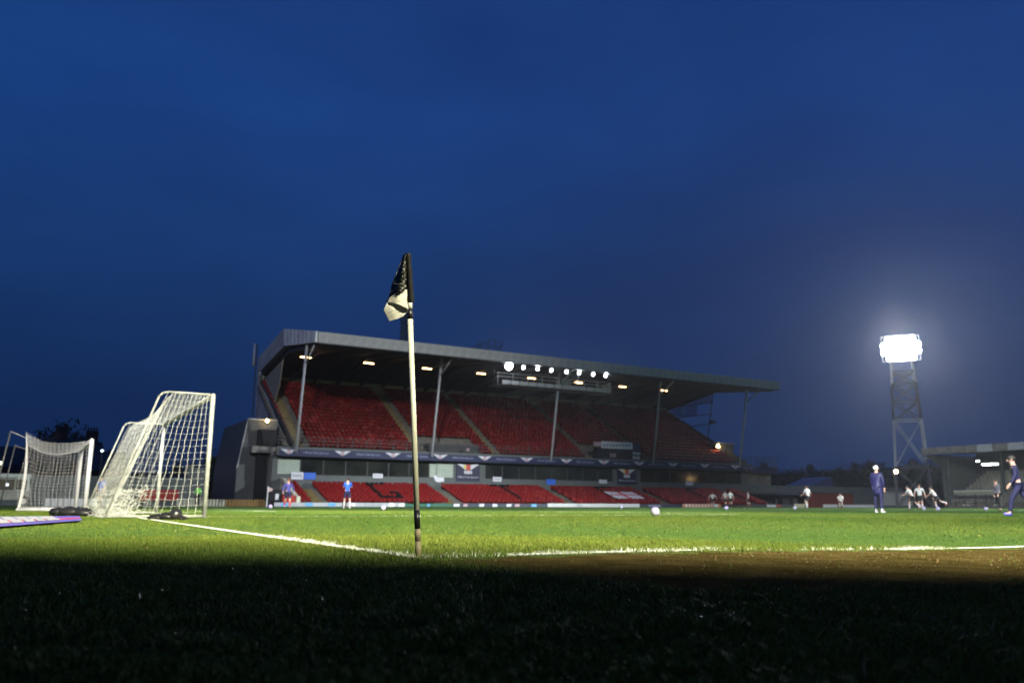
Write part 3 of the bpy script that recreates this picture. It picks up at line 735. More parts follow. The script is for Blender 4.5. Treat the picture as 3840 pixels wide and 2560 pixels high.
for k_ in range(12):
    x = 19.3+5.42*k_; link('emblem', eme, BN, None, (x, 75.915, 5.28))
    if k_ < 11 or True: text('Official Club Sponsor', (x+2.7, 75.92, 5.22), .30, BN, M_LETTER)
for x, lab in ((39.4, 'navy winged sponsor poster in the middle of the stand front'), (61.4, 'navy winged sponsor poster under the score box, right')):
    ps = empty('sponsor_poster', (x, 76.9, 3.75), 0, lab, 'poster', 'sponsor posters on the stand front')
    MB().box(-1.45, 1.45, -.06, -.003, -1.0, .98).build('board', mat('dark_navy_board', (.008, .012, .04), .5), ps)
    mb = MB(); emblem(mb, 0, .52, 1.0, -.085); mb.build('emblem', [M_WHITE, mat('red_print', (.5, .08, .06), .6)], ps)
    mb = MB()
    mb.box(-.55, -.3, -.1, -.088, .35, .75); mb.build('yellow_patch', M_YEL, ps)
    mb = MB()
    for q in (-.42, -.22, -.02, .18, .38): mb.box(q-.07, q+.07, -.1, -.088, -.12-.1*(1-abs(q)), .14)
    mb.build('word_mark', M_WHITE, ps)
    text('Official Club Sponsor', (0, -.075, -.55), .30, ps, mat('poster_letter', (.5, .52, .6), .6))
# signs on the grey wall
def sign(px0, py0, px1, py1, lab, m_, Y=76.95, marks=0, shape=None):
    a = on(px0, py1, 1, Y); b_ = on(px1, py0, 1, Y); e_ = empty('wall_sign', ((a.x+b_.x)/2, Y, (a.z+b_.z)/2), 0, lab, 'sign')
    w_, h_ = (b_.x-a.x)/2, (b_.z-a.z)/2
    if shape: MB().prism([(u_*w_, v_*h_) for u_, v_ in shape], 1, -.04, -.003).build('board', m_, e_)
    else: MB().box(-w_, w_, -.04, -.003, -h_, h_).build('board', m_, e_)
    if marks:
        mb = MB()
        for k_ in range(marks): q = -w_*.8+1.6*w_*(k_+.5)/marks; mb.box(q-w_*.5/marks, q+w_*.5/marks, -.05, -.042, -h_*.35, h_*.4)
        mb.build('lettering', mat('grey_print', (.25, .28, .30), .6), e_)
    return e_
sign(1398, 1776, 1435, 1791, 'small white sign on the wall behind the big G of black seats', M_WHITE, marks=5)
sign(1848, 1788, 1880, 1804, 'small white sign on the wall right of the middle poster', M_WHITE, marks=5)
sign(2247, 1798, 2275, 1811, 'small white sign on the wall above the draped flag', M_WHITE, marks=5)
sign(2571, 1806, 2597, 1819, 'small white sign on the wall towards the right end', M_WHITE, marks=5)
sign(2049, 1796, 2083, 1816, 'blue sign over the middle aisle of the lower seats', M_BLUE)
sign(1091, 1770, 1138, 1796, 'white board beside a blue one at the left of the lower wall', M_WHITE, marks=4)
sign(1138.5, 1772, 1184, 1796, 'blue board beside a white one at the left of the lower wall', M_BLUE, marks=0)
sign(1625, 1783, 1666, 1807, 'white shield shaped board at the head of an aisle', M_WHITE, shape=[(-1, 1), (.75, 1), (.9, .2), (1, -.7), (.55, -.8), (0, -1), (-.6, -.7), (-.9, .2)])
a = on(1588, 1720, 1, 76.9); 
quadp = MB().box(on(1640, 1750, 1, 76.9).x, on(1699, 1750, 1, 76.9).x, 76.88, 76.99, 3.1, 4.55).build('blind', M_PALE, ST)
# score box fixed in the upper tier
sb = empty('score_box', (0, 0, 0), 0, 'dark score box with a pink, white and navy header in the upper tier', 'score box')
def sbx(nm, x0, y0, x1, y1, m_, Y=76.6, d_=.1):
    a = on(x0, y1, 1, Y); b_ = on(x1, y0, 1, Y); return MB().box(a.x, b_.x, Y, Y+d_, a.z, b_.z).build(nm, m_, sb)
sbx('header', 2228, 1657, 2256, 1671, M_PINKW); sbx('header', 2256.6, 1659, 2372, 1679, M_WHITE); sbx('header', 2372.6, 1664, 2400, 1682, M_NAVY)
sbx('cabinet', 2236, 1683, 2404, 1722, M_BLACK, 76.8, .5)
for x0 in range(2262, 2366, 12): sbx('lettering', x0, 1664, x0+7, 1674, mat('grey_print', (.25, .28, .30), .6), 76.55, .04)
sbx('small_notice', 2289, 1698, 2309, 1713, M_PINKW, 76.7, .05)
for x0, y0 in ((2374, 1694), (2389, 1695), (2373, 1709), (2388, 1710)): sbx('digit', x0, y0, x0+11, y0+10, M_WHITE, 76.7, .05)
sbx('small_notice', 2150-400+0, 1680, 1760, 1690, M_PINKW, 76.7, .05)
# draped flag over seats
fg = empty('draped_flag', (57.2, 71, 0), 0, 'white flag with a red cross draped over the lower red seats', 'flag')
fr = MB(); nfx, nfy = 24, 16; vs = []
for j in range(nfy+1):
    for i in range(nfx+1):
        x = -1.4+4.2*i/nfx; v_ = j/nfy; k_ = .6+v_*3.4
        vs.append((x+.05*math.sin(j*1.3), .28+k_*TL, ZL+k_*RL+.82+.05*math.sin(i*1.7)*math.cos(j*1.1)))
cellm = []
for j in range(nfy):
    for i in range(nfx):
        fr.cur = 1 if (i in (10, 11, 12) or j in (7, 8)) else 0
        q = j*(nfx+1)+i; fr.v = vs; fr.f.append((q, q+1, q+nfx+2, q+nfx+1)); fr.mi.append(fr.cur)
fo = fr.build('flag_cloth', [mat('white_cloth', (.68, .66, .70), .8), mat('red_cloth', (.55, .05, .06), .8)], fg, True)
sd = fo.modifiers.new('s', 'SOLIDIFY'); sd.thickness = .01

# under-roof strip lights
M_STRIP = mat('warm_tube', (.9, .8, .6), .5, 0, emit=(1, .58, .24), estr=14)
for k_ in range(8):
    e_ = empty('strip_light', (22.15+7.15*k_, 82, 15.78), 0, ('leftmost' if k_ == 0 else ['', 'second', 'third', 'fourth', 'fifth', 'sixth', 'seventh', 'rightmost'][k_])+' warm strip light from the left, under the stand roof', 'lamp', 'strip lights under the stand roof')
    MB().box(-.62, .62, -.09, .09, .07, .16).build('housing', M_DARK, e_)
    MB().bar((-.58, 0, 0), (.58, 0, 0), .11, n=8).build('tube', M_STRIP, e_, True)
# floodlights hung under the fascia
M_FL = mat('floodlight_glass', (1, 1, 1), .3, 0, emit=(.93, .97, 1), estr=14)
M_FLB = mat('bright_floodlight_glass', (1, 1, 1), .3, 0, emit=(.93, .97, 1), estr=60)
FX = [40.9, 42.7, 44.5, 46.3, 48.3, 50.0, 51.95, 53.7]; order = ['leftmost and brightest', 'second', 'third', 'fourth', 'fifth', 'sixth', 'seventh', 'rightmost']
for k_, x in enumerate(FX):
    e_ = empty('floodlight', (x, 70.35, 14.82), 0, order[k_]+' floodlight in the row hung from the stand roof edge', 'floodlight', 'floodlights along the stand roof edge')
    MB().bar((0, .15, -.0), (0, .4, .08), .42, n=12).build('housing', M_DARK, e_); MB().bar((0, .1, .05), (0, .1, .35), .05).build('bracket', M_DARK, e_)
    MB().bar((0, .13, -.01), (0, .148, -.005), .40 if k_ else (.85), n=16).build('glass', M_FL if k_ else M_FLB, e_)
    if k_ in (0, 2, 5, 7): lamp('floodlight_beam', (x, 70.35, 14.8), (x-14, 20, 0) if k_ else (12, 12, 0), P_ROOF*(1 if k_ else 1.4), (.92, .96, 1), 150, .8, .25, e_)
MB().ball((FX[7]+.1, 70.4, 15.2), .13).build('glass', M_FL, e_); bpy.data.objects[-1] if False else None
# TV gantry under the roof
G0 = on(1883, 1430, 1, 73.0); G1 = on(2288, 1467, 1, 73.0); gt = empty('camera_gantry', (0, 0, 0), 0, 'long camera gantry with pale panels hung under the stand roof', 'gantry')
gx0, gx1, gz = G0.x, G1.x, (G0.z+G1.z)/2
MB().box(gx0-.6, gx1+.3, 73.1, 75.0, gz-.32, gz-.22).build('deck', M_DARK, gt)
ng = 13; gw = (gx1-gx0)/ng; gpm = MB().box(.04, gw-.06, 0, .05, -.2, .22).mesh('gantry_panel', M_STEEL)
for k_ in range(ng): link('gantry_panel', gpm, gt, None, (gx0+k_*gw, 73.0, gz))
mb = MB()
for z_ in (gz+.6, gz+1.0): mb.bar((gx0-.6, 73.05, z_), (gx1+.2, 73.05, z_), .05)
mb.build('rail', M_STEEL, gt)
for x in np.linspace(gx0-.5, gx1+.1, 9): MB().bar((x, 73.07, gz-.2), (x, 73.07, gz+1.0 if 1 else 0), .05).build('post', M_STEEL, gt)
for x in np.linspace(gx0, gx1, 5): MB().bar((x, 74.9, gz-.2), (x, 74.9, ZF0+.5), .07).build('hanger', M_DARK, gt)
MB().box(gx1-.1, gx1+.2, 73.1, 74.6, gz-.2, gz+.95).build('end_panel', M_STEEL, gt)
MB().box(on(2115, 1412, 1, 74).x, on(2135, 1412, 1, 74).x, 74, 74.6, gz+.3, gz+1.2).build('cabinet', M_PALE, gt)
# scaffold frame on the roof
RF = lambda zx, zy: on(1740+zx/3.92, 1250+zy/3.92, 1, 76.0)
sc = empty('roof_scaffold', (0, 0, 0), 0, 'dark scaffold frame standing on top of the stand roof', 'scaffold')
zb = 16.9
mb = MB()
for a, b_ in (((120, 210), (230, 130)), ((230, 130), (360, 125)), ((360, 95), (565, 120)), ((360, 95), (355, 215)), ((565, 120), (545, 215)), ((360, 180), (560, 195)), ((120, 210), (540, 222)), ((240, 130), (250, 215)), ((180, 175), (360, 165)), ((455, 105), (450, 215)), ((120, 212), (90, 225))):
    mb.bar(RF(*a), RF(*b_), .07)
for a in ((120, 210), (360, 215), (545, 215)):
    p = RF(*a); mb.bar(p, (p.x, 76.0, 16.4), .06); mb.bar(p, (p.x, 77.6, 16.6), .06)
mb.build('tubes', M_DARK, sc)
# mobile phone aerial at the rear left corner
pa = on(948, 1380, 1, 97.5); pb = on(950, 1288, 1, 97.5)
ae = empty('aerial_mast', (pa.x, 97.5, 0), 0, 'thin aerial mast with a white panel antenna at the rear left corner of the stand', 'aerial')
MB().bar((.35, 0, 0), (.35, 0, pb.z), .16, n=8).build('mast', M_DARK, ae)
MB().bar((0, -.2, pa.z+.2), (.0, -.2, pb.z), .30, n=8).build('antenna_panel', M_STEEL, ae, True); MB().box(0, .35, -.2, 0, pa.z+.6, pa.z+.8).build('bracket', M_DARK, ae); MB().box(0, .35, -.2, 0, pb.z-.5, pb.z-.4).build('bracket', M_DARK, ae)

# left end building of the stand
LB = empty('stair_block', (0, 0, 0), 0, 'grey stair block at the left end of the stand with a lit bulkhead lamp', 'building')
A = lambda px_, py_: on(px_, py_, 1, 79.0)
x0, x1_, x2 = A(884, 1800).x, A(930, 1570).x, A(1040, 1570).x; zt = A(930, 1570).z; zl = A(884, 1755).z
MB().prism([(x0, 0), (x2, 0), (x2, zt), (x1_, zt), (x0, zl)], 1, 79, 91).build('wall', mat('block_cladding', (.085, .09, .09), .7, .12), LB)
MB().prism([(x0-.03, zl+.02), (x1_-.02, zt+.06), (x2, zt+.06), (x2, zt-.06), (x1_+.03, zt-.06), (x0+.08, zl-.02)], 1, 78.9, 78.998).build('trim', M_GREY, LB)
MB().box(x2-1.9, x2-.1, 78.2, 78.99, A(1000, 1672).z, A(1000, 1612).z).build('dark_opening', M_BLACK, LB)
MB().box(x2-2.6, x2+.6, 77.6, 78.9, A(1000, 1700).z, A(1000, 1676).z).build('canopy', M_CONC, LB)
MB().box(x2-1.9, x2-.9, 78.5, 78.99, 0, A(1000, 1705).z).build('doorway', M_BLACK, LB)
MB().bar((x2-.55, 77.7, 0), (x2-.55, 77.7, A(1000, 1700).z), .45).build('post', M_CONC, LB)
MB().box(x1_+.4, x2-2.2, 78.9, 78.996, 0, A(950, 1818).z).build('lower_panel', M_WALL, LB)
MB().box(x2+.75, XL-.6, 77.4, 77.6, 0, 4.6).build('link_wall', M_WALL, LB)
def bulkhead(p_, lab, col=(1, .66, .25), r_=.16, st=60, post=None, cat='lamp'):
    e_ = empty('bulkhead_lamp' if post is None else 'street_lamp', (p_.x, p_.y, p_.z if post is None else 0), 0, lab, cat)
    z0 = 0 if post is None else p_.z
    MB().ball((0, 0, z0), r_, seg=10, ring=8).build('glass', mat('lamp_%d' % int(100*col[2]+10000*col[1]+st), (1, 1, 1), .3, 0, emit=col, estr=st), e_)
    if post is None: MB().box(-r_*1.1, r_*1.1, r_*.7, r_*1.6, z0-r_, z0+r_).build('backplate', M_DARK, e_)
    else: MB().bar((0, r_*1.5, 0), (0, r_*1.5, z0+.1), .1, n=6).build('post', M_DARK, e_); MB().bar((0, r_*1.5, z0+r_), (0, -.02, z0+r_), .07).build('arm', M_DARK, e_)
    return e_
bulkhead(on(1002, 1577, 1, 78.7), 'warm bulkhead lamp on the stair block left of the stand')
# right end room and rail
RB = empty('end_kiosk', (0, 0, 0), 0, 'small dark room with a warm lamp at the right end of the upper tier', 'building')
B = lambda px_, py_: on(px_, py_, 1, 80.0)
MB().box(B(2668, 1668).x+1.2, B(2733, 1668).x+.9, 80, 83, 5.2, B(2690, 1662).z).build('wall', M_CONC, RB)
MB().box(B(2668, 1668).x+1.0, B(2733, 1668).x+1.1, 79.8, 83.2, B(2690, 1662).z+.003, B(2690, 1662).z+.15).build('roof', M_STEEL, RB)
bulkhead(on(2693, 1672, 1, 79.7), 'warm round lamp at the right end of the upper tier', (1, .72, .3), .2, 60)
er = empty('end_balcony', (0, 0, 0), 0, 'dark railed balcony past the right end of the upper tier', 'balcony')
MB().box(XR+.35, XR+5.4, 76.0, 80, 4.75, 5.15).build('slab', M_CONCD, er)
mb = MB()
for z_ in (5.6, 6.0, 6.4, 6.8): mb.bar((XR+.3, 76.1, z_), (XR+5.4, 76.1, z_), .05); mb.bar((XR+5.35, 76.1, z_), (XR+5.35, 80, z_), .05)
mb.build('rail', M_DARK, er)
for x in np.arange(XR+.4, XR+5.5, .82): MB().bar((x, 76.1, 5.15), (x, 76.1, 6.8), .05).build('post', M_DARK, er)
MB().box(XR+.4, XR+5.4, 75.93, 75.99, 4.6, 5.4).build('banner', M_NAVY, er)
MB().box(XR+.35, XR+5.2, 77.2, 77.4, 0, 4.75).build('wall', M_CONCD, er)
tag(MB().box(XR+.2, XR+34, 77.0, 77.2, 0, 3.0).build('perimeter_wall', mat('dull_grey_wall', (.10, .115, .11), .8)), 'long dull grey wall running from the stand to the floodlight tower', 'wall')
bulkhead(Vector((on(2800, 1762, 1, 76.9).x, 76.85, on(2800, 1762, 1, 76.9).z)), 'faint red lamp at the right end under the balcony', (1, .25, .12), .12, .5)

# ------------------------------------------------------------------ floodlight towers
M_BANK = mat('tower_lamp_glass', (1, 1, 1), .3, 0, emit=(.9, .95, 1), estr=50)
def tower(x, y, htop, lab, aim, base_w=6.0, lit=True, bank=(10.4, 4.2), lampmat=None, painted=True):
    tw = empty('floodlight_tower', (x, y, 0), math.atan2(aim[1]-y, aim[0]-x)-PI/2 if False else 0, lab, 'floodlight tower', 'lattice floodlight towers at the corners of the ground')
    d_ = (Vector((aim[0], aim[1]))-Vector((x, y))).normalized(); yaw = math.atan2(d_.x, -d_.y); yaw = math.atan2(d_.y, d_.x)+PI/2
    tw.rotation_euler = (0, 0, yaw)
    lv = [0, 6.0, 13.5, 17.5, 21.5]; sc_ = htop/26.0; lv = [q*sc_ for q in lv]; zt_ = 22.2*sc_
    def hw(z_): return base_w/2*(1-z_/zt_)+1.5*(z_/zt_)
    for a in (-1, 1):
        for b_ in (-1, 1):
            for z0, z1, mm in ((0, 6*sc_, M_DARK), (6*sc_, 13*sc_, M_STEEL), (13*sc_, 18.5*sc_, M_DARK), (18.5*sc_, zt_, M_STEEL)):
                MB().bar((a*hw(z0), b_*hw(z0), z0), (a*hw(z1), b_*hw(z1), z1), .28).build('leg', mm, tw)
    for z0, z1, mm in ((.3, 6*sc_, M_DARK), (6*sc_, 13*sc_, M_STEEL), (13*sc_, 15.8*sc_, M_DARK), (15.8*sc_, 18.5*sc_, M_DARK), (18.5*sc_, 20.4*sc_, M_DARK)):
        a, b_ = hw(z0), hw(z1)
        for s1, s2 in (((-1, -1), (1, -1)), ((1, -1), (1, 1)), ((1, 1), (-1, 1)), ((-1, 1), (-1, -1))):
            MB().bar((s1[0]*a, s1[1]*a, z0), (s2[0]*b_, s2[1]*b_, z1), .15).build('cross_brace', mm, tw)
            MB().bar((s2[0]*a, s2[1]*a, z0), (s1[0]*b_, s1[1]*b_, z1), .15).build('cross_brace', mm, tw)
            MB().bar((s1[0]*b_, s1[1]*b_, z1), (s2[0]*b_, s2[1]*b_, z1), .18).build('girt', mm, tw)
    # lamp bank: rows of lamps on a frame, tilted down a little
    bw, bh = bank; hd = MB(); zc = htop-bh/2
    for j in range(5): hd.box(-bw/2, bw/2, -.6, -.5, zc-bh/2+j*bh/4-.05, zc-bh/2+j*bh/4+.05)
    for i in range(6): hd.box(-bw/2+i*bw/5-.05, -bw/2+i*bw/5+.05, -.5, -.4, zc-bh/2, zc+bh/2)
    hd.build('lamp_frame', M_STEEL, tw)
    for (a, b_) in ((-1.5, -1.5), (1.5, -1.5), (1.5, 1.5), (-1.5, 1.5)): MB().bar((a, b_, zt_), (a, -.45 if b_ < 0 else .4, zc), .2).build('head_strut', M_STEEL, tw)
    cols, rows = 8, 4
    hs = MB().bar((0, -.62, 0), (0, -1.0, -.06), .70, n=12).mesh('lamp_housing', M_DARK)
    gl = MB().bar((0, -1.002, -.06), (0, -1.03, -.065), 1.0, n=16).mesh('lamp_glass', (lampmat or M_BANK) if lit else M_GLASS)
    for i in range(cols):
        for j in range(rows):
            if i in (0, cols-1) and j in (0, rows-1): continue
            hx = -bw/2+(i+.5)*bw/cols; hz = zc-bh/2+(j+.5)*bh/rows
            h_ = link('lamp', hs, tw, None, (hx, 0, hz)); link('lamp_glass', gl, h_, None, (0, 0, 0))
    return tw, d_, zc
T3, d3, zc3 = tower(113.0, 73.4, 26.2, 'lit lattice floodlight tower with a glaring lamp bank behind the right stand', (20, 5), base_w=4.9, bank=(5.3, 3.9))
lamp('tower_beam', (112.6+d3.x*2.6, 73.4+d3.y*2.6, zc3), (60, -5, 0), P_FAR, (.88, .93, 1), 104, .6, 2.2, T3)
# towers on the near side, behind the camera
M_NEARBANK = mat('near_tower_lamp_glass', (1, 1, 1), .3, 0, emit=(1, .97, .9), estr=3)
T1, d1, zc1 = tower(10, -44, 31, 'floodlight tower behind the added gabled block', (2, 6), lampmat=M_NEARBANK)
lamp('tower_beam', (10+d1.x*2, -44+d1.y*2, 29), (4, 8, 0), P_WARM, WARM, 34, 1.0, 4.6, T1)
T2, d2, zc2 = tower(-16, -16, 29, 'floodlight tower at the near left corner of the ground', (50, 40), lampmat=M_NEARBANK)
for aim_ in ((38, 26, 0), (20, 40, 0)): lamp('tower_beam', (-16+d2.x*2, -16+d2.y*2, 27), aim_, P_COOL*.8, COOL, 32, .8, 1.8, T2)
lamp('tower_beam', (-16+d2.x*2, -16+d2.y*2, 27), (104, 50, 2), P_COOL*.38, COOL, 20, .9, 1.8, T2)
lamp('tower_beam', (-16+d2.x*2, -16+d2.y*2, 27), (27, 74, 12), P_COOL*.20, (.95, .96, 1), 30, .9, 1.8, T2)
T4, d4, zc4 = tower(112, -14, 29, 'floodlight tower at the near right corner of the ground', (50, 40), lampmat=M_NEARBANK)
for aim_ in ((78, 26, 0), (50, 38, 0)): lamp('tower_beam', (112+d4.x*2, -14+d4.y*2, 27), aim_, P_COOL*.8, COOL, 34, .8, 1.8, T4)
# unseen gabled block added behind the camera, its roof shaped to shade the corner
CH = empty('shadow_gable', (0, 0, 0), 0, 'unseen gabled block added behind the near touchline corner to cast its shadow', 'building')
GX = [(-13.0, 0), (6.6, 0), (6.6, 1.95), (-.3, 8.75), (-7.0, 2.6), (-13.0, 2.6)]
MB().prism(GX, 1, -16, -9).build('wall', M_BRICK, CH)
MB().prism([(6.9, 1.70), (-.3, 8.77), (-.3, 8.97), (7.0, 1.85)], 1, -16.2, -8.8).build('roof', M_ROOFT, CH)
MB().prism([(-.32, 8.77), (-7.4, 2.3), (-7.5, 2.5), (-.32, 8.97)], 1, -16.2, -8.8).build('roof', M_ROOFT, CH)
MB().box(1.2, 2.3, -9.0+.003, -8.93, 0, 2.1).build('door', M_DARK, CH)
for x in (-3.6, -1.0): MB().box(x, x+1.4, -8.995, -8.94, 1.1, 2.3).build('window', M_GLASS, CH)
# unlit mast behind the stand
ml = on(1509, 1200, 1, 104); mr = on(1531, 1200, 1, 104); mz = on(1520, 1130, 1, 104).z
um = empty('lattice_mast', ((ml.x+mr.x)/2, 104, 0), 0, 'dark unlit lattice mast rising behind the stand roof near the flag', 'mast')
hw_ = (mr.x-ml.x)/2
for a in (-1, 1):
    for b_ in (-1, 1): MB().bar((a*hw_, b_*hw_, 0), (a*hw_, b_*hw_, mz), .16).build('leg', M_DARK, um)
mb = MB(); z_ = 2
while z_ < mz-1:
    for b_ in (-1, 1): mb.bar((-hw_, b_*hw_, z_), (hw_, b_*hw_, z_+.9), .1); mb.bar((hw_, b_*hw_, z_), (-hw_, b_*hw_, z_+.9), .1); mb.bar((-hw_, b_*hw_, z_), (hw_, b_*hw_, z_), .1)
    z_ += .9
tag(mb.build('lattice', M_DARK, um), kind='stuff')

# ------------------------------------------------------------------ right end stand
XS = 106.0; es = empty('end_stand', (0, 0, 0), 0, 'low dark roofed stand behind the right goal, lamps lit inside', 'grandstand')
ytop = on(3456, 1690, 0, XS).y; Y0s, Y1s = 2.0, ytop
MB().prism([(XS, 7.35), (XS+13, 7.9), (XS+13, 8.1), (XS, 7.5)], 1, Y0s, Y1s).build('roof', M_UNDER, es)
fpm = MB().box(-.15, 0, .01, 1.99, 7.32, 8.25).mesh('fascia_panel', M_CONC); fpg = MB().box(-.15, 0, .01, 1.99, 7.32, 8.25).mesh('fascia_panel_pale', M_STEEL)
k_ = 0; y = Y1s-2
while y > 6: link('fascia_panel', fpg if (k_ % 7 in (4, 6)) else fpm, es, None, (XS-.01, y, 0)); y -= 2; k_ += 1
MB().prism([(XS+.1, 7.3), (XS+3.9, 5.6), (XS+3.9, 5.4), (XS+4.2, 5.4), (XS+4.2, 7.4)], 1, Y1s-.3, Y1s-.1).build('gable', M_WALL, es)
for y in np.arange(Y1s-1.2, 6, -7.5): MB().bar((XS+4, y, 0), (XS+4, y, 7.4), .35).build('column', M_WALL, es)
MB().box(XS+13, XS+13.2, Y0s, Y1s, 0, 7.9).build('rear_wall', M_WALL, es)
MB().box(XS+4.2, XS+13, Y1s-.15, Y1s+.0, 0, 7.4).build('side_wall', mat('end_wall', (.12, .13, .12), .8), es)
mb = MB()
for k_ in range(12): mb.box(XS+1+k_*.9, XS+1.9+k_*.9, Y0s, Y1s-2.5, 0, .45+k_*.4)
mb.build('terrace', M_CONCD, es)
mb = MB(); mb2 = MB(); mb2.cur = 0
for k_ in range(11):
    y = Y1s-3
    while y > 20:
        if (int((Y1s-y)/7) % 3) != 1 or True:
            q = (XS+1.2+k_*.9, y, .45+k_*.4)
            mb.box(q[0]+.25, q[0]+.32, y-.22, y+.22, q[2]+.35, q[2]+.8)
        y -= .55
tag(mb.build('seat_rows', mat('grey_seat', (.20, .20, .17), .5), es), kind='stuff')
for y in np.arange(Y1s-5, 20, -4.2):
    mb = MB()
    for k_ in range(11): mb.box(XS+.98+k_*.9, XS+1.9+k_*.9, y-.5, y+.5, .3+k_*.4, .5+k_*.4)
    mb.build('aisle_stair', mat('pale_step', (.50, .48, .40), .8), es)
for px_, py_, L_, lab in ((3667, 1728, .4, 'leftmost pale lamp inside the right hand stand'), (3688, 1740, .4, 'middle pale lamp inside the right hand stand, touching the long tube'), (3714, 1740, 2.0, 'long bright tube lamp inside the right hand stand')):
    p = on(px_, py_, 0, XS+4.5); e_ = empty('stand_lamp', p, 0, lab, 'lamp', 'lamps inside the right hand stand')
    MB().bar((0, -L_/2, 0), (0, L_/2, 0), .2, n=8).build('tube', mat('cold_tube_%d' % (L_ > 1), (1, 1, 1), .3, 0, emit=(.9, 1, .88), estr=30 if L_ > 1 else 9), e_); MB().box(-.1, .1, -L_/2, L_/2, .14, .22).build('housing', M_DARK, e_)
rp_ = empty('terrace_rail', (0, 0, 0), 0, 'white topped barrier with a dull board before the right hand stand', 'barrier')
a = on(3576, 1840, 0, XS-1.0); b_ = on(3735, 1840, 0, XS-1.0)
MB().bar((XS-1, a.y, a.z), (XS-1, b_.y, a.z), .07).build('rail', M_WHITEP, rp_); MB().box(XS-.98, XS-.94, b_.y, a.y, a.z-.45, a.z-.05).build('board', mat('dull_board', (.25, .27, .2), .7), rp_)
for y in np.linspace(b_.y+.1, a.y-.1, 5): MB().bar((XS-.9, y, 0), (XS-.9, y, a.z), .06).build('post', M_DARK, rp_)

# ------------------------------------------------------------------ far touchline boards and furniture
def board(px0, px1, h_, lab, m_, parts=(), Y=69.7):
    h_ = h_*.78; a = on(px0, 1895, 1, Y); b_ = on(px1, 1895, 1, Y); e_ = empty('advertising_board', ((a.x+b_.x)/2, Y, 0), 0, lab, 'advertising board', 'advertising boards along the far touchline')
    w_ = (b_.x-a.x)/2; MB().box(-w_, w_, 0, .06, .02, h_).build('board', m_, e_); MB().box(-w_+.1, w_-.1, .06, .25, 0, .1).build('foot', M_DARK, e_)
    for u0, u1, mm in parts: MB().box(-w_+2*w_*u0, -w_+2*w_*u1, -.012, -.002, .05, h_-.03).build('print', mm, e_)
    return e_
M_SKY = mat('sky_blue_print', (.12, .35, .62), .5); M_OR = mat('orange_print', (.72, .22, .05), .5); M_BW = mat('board_white', (.36, .38, .40), .55, .1); M_BD = mat('board_dark', (.02, .025, .05), .5)
M_CREAM = mat('board_cream', (.75, .70, .45), .5)
def dashes(n_, a=.1, b_=.9, m_=M_BD): return [(a+(b_-a)*(i+.1)/n_, a+(b_-a)*(i+.65)/n_, m_) for i in range(n_)]
board(1028, 1282, .48, 'white board with sky blue blocks at the left end of the stand', M_BW, [(.09, .2, M_SKY), (.45, .56, M_SKY), (.79, .9, M_SKY)])
board(1300, 1518, .48, 'white board with grey lettering under the G of black seats', M_BW, [(.08, .14, M_WHITEP)]+dashes(8, .3, .62, mat('grey_print', (.25, .28, .30), .6))+[(.72, .82, M_WHITEP), (.9, .99, M_WHITEP)])
board(1520, 1700, .40, 'dark green board directly right of the flag pole', mat('board_green', (.02, .10, .06), .5), [(.45, .5, M_SKY)])
board(1701, 2052, .44, 'dark board with scattered white and red marks, middle of the stand', M_BD, [(0, .06, M_WHITE), (.1, .14, M_PINKW), (.26, .31, M_WHITE), (.4, .45, M_WHITE), (.55, .6, M_WHITE), (.64, .69, M_PINKW), (.82, .88, M_SKY)])
board(2054, 2398, .50, 'long plain white board below the draped flag', mat('plain_board_white', (.52, .53, .53), .6, .1), [(.3, .36, M_BW)])
board(2400, 2556, .44, 'dark board with dull lettering right of the long white one', M_BD, dashes(6, .2, .5, M_LETTER))
board(2562, 2703, .50, 'white and orange board behind the group of players', M_WHITEP, [(0, .06, M_OR)]+dashes(9, .1, .85, M_OR)+[(.93, 1, M_OR)])
board(2830, 2978, .48, 'dull board with a white left part and a red block', M_WALL, [(.3, .53, M_WHITEP), (.54, .66, mat('red_print', (.5, .08, .06), .6))])
board(2979, 3019, .62, 'short bright cream board right of the stand', M_CREAM)
board(3088, 3143, .52, 'short white board left of the sitting player', M_WHITEP)
board(3163, 3285, .50, 'white board between the sitting player and the long coat man', M_WHITEP)
board(3290, 3480, .40, 'grey green board before the picket fence', M_WALL)
board(168, 310, .75, 'pale board seen through the match goal net at the left', M_WHITE, dashes(5, .1, .9, M_BW), 67)
board(325, 425, .75, 'pale board between the two goals, behind the netting', mat('pale_green_print', (.50, .58, .50), .6), dashes(4, .1, .9, M_WHITE), 67)
# low barrier fence, pickets one by one
fn = empty('low_fence', (0, 0, 0), 0, 'low brown and yellow slatted barrier at the far left corner', 'fence')
pk = MB().box(-.1, .1, 0, .05, 0, .62).mesh('slat', mat('brown_slat', (.22, .13, .03), .7)); pk2 = MB().box(-.1, .1, 0, .05, 0, .62).mesh('slat', mat('yellow_slat', (.55, .42, .05), .6)); pk3 = MB().box(-.1, .1, 0, .05, 0, .62).mesh('slat', mat('cream_slat', (.5, .5, .36), .6))
xa = on(666, 1895, 1, 72).x; xb = on(996, 1895, 1, 72).x
x = xa
while x < xb:
    u_ = (x-xa)/(xb-xa); link('slat', pk3 if u_ < .55 and random.random() < .85 else (pk2 if random.random() < .25 else pk), fn, None, (x, 72, 0)); x += .27
MB().box(xa, xb, 72.06, 72.12, .15, .25).build('rail', M_DARK, fn)
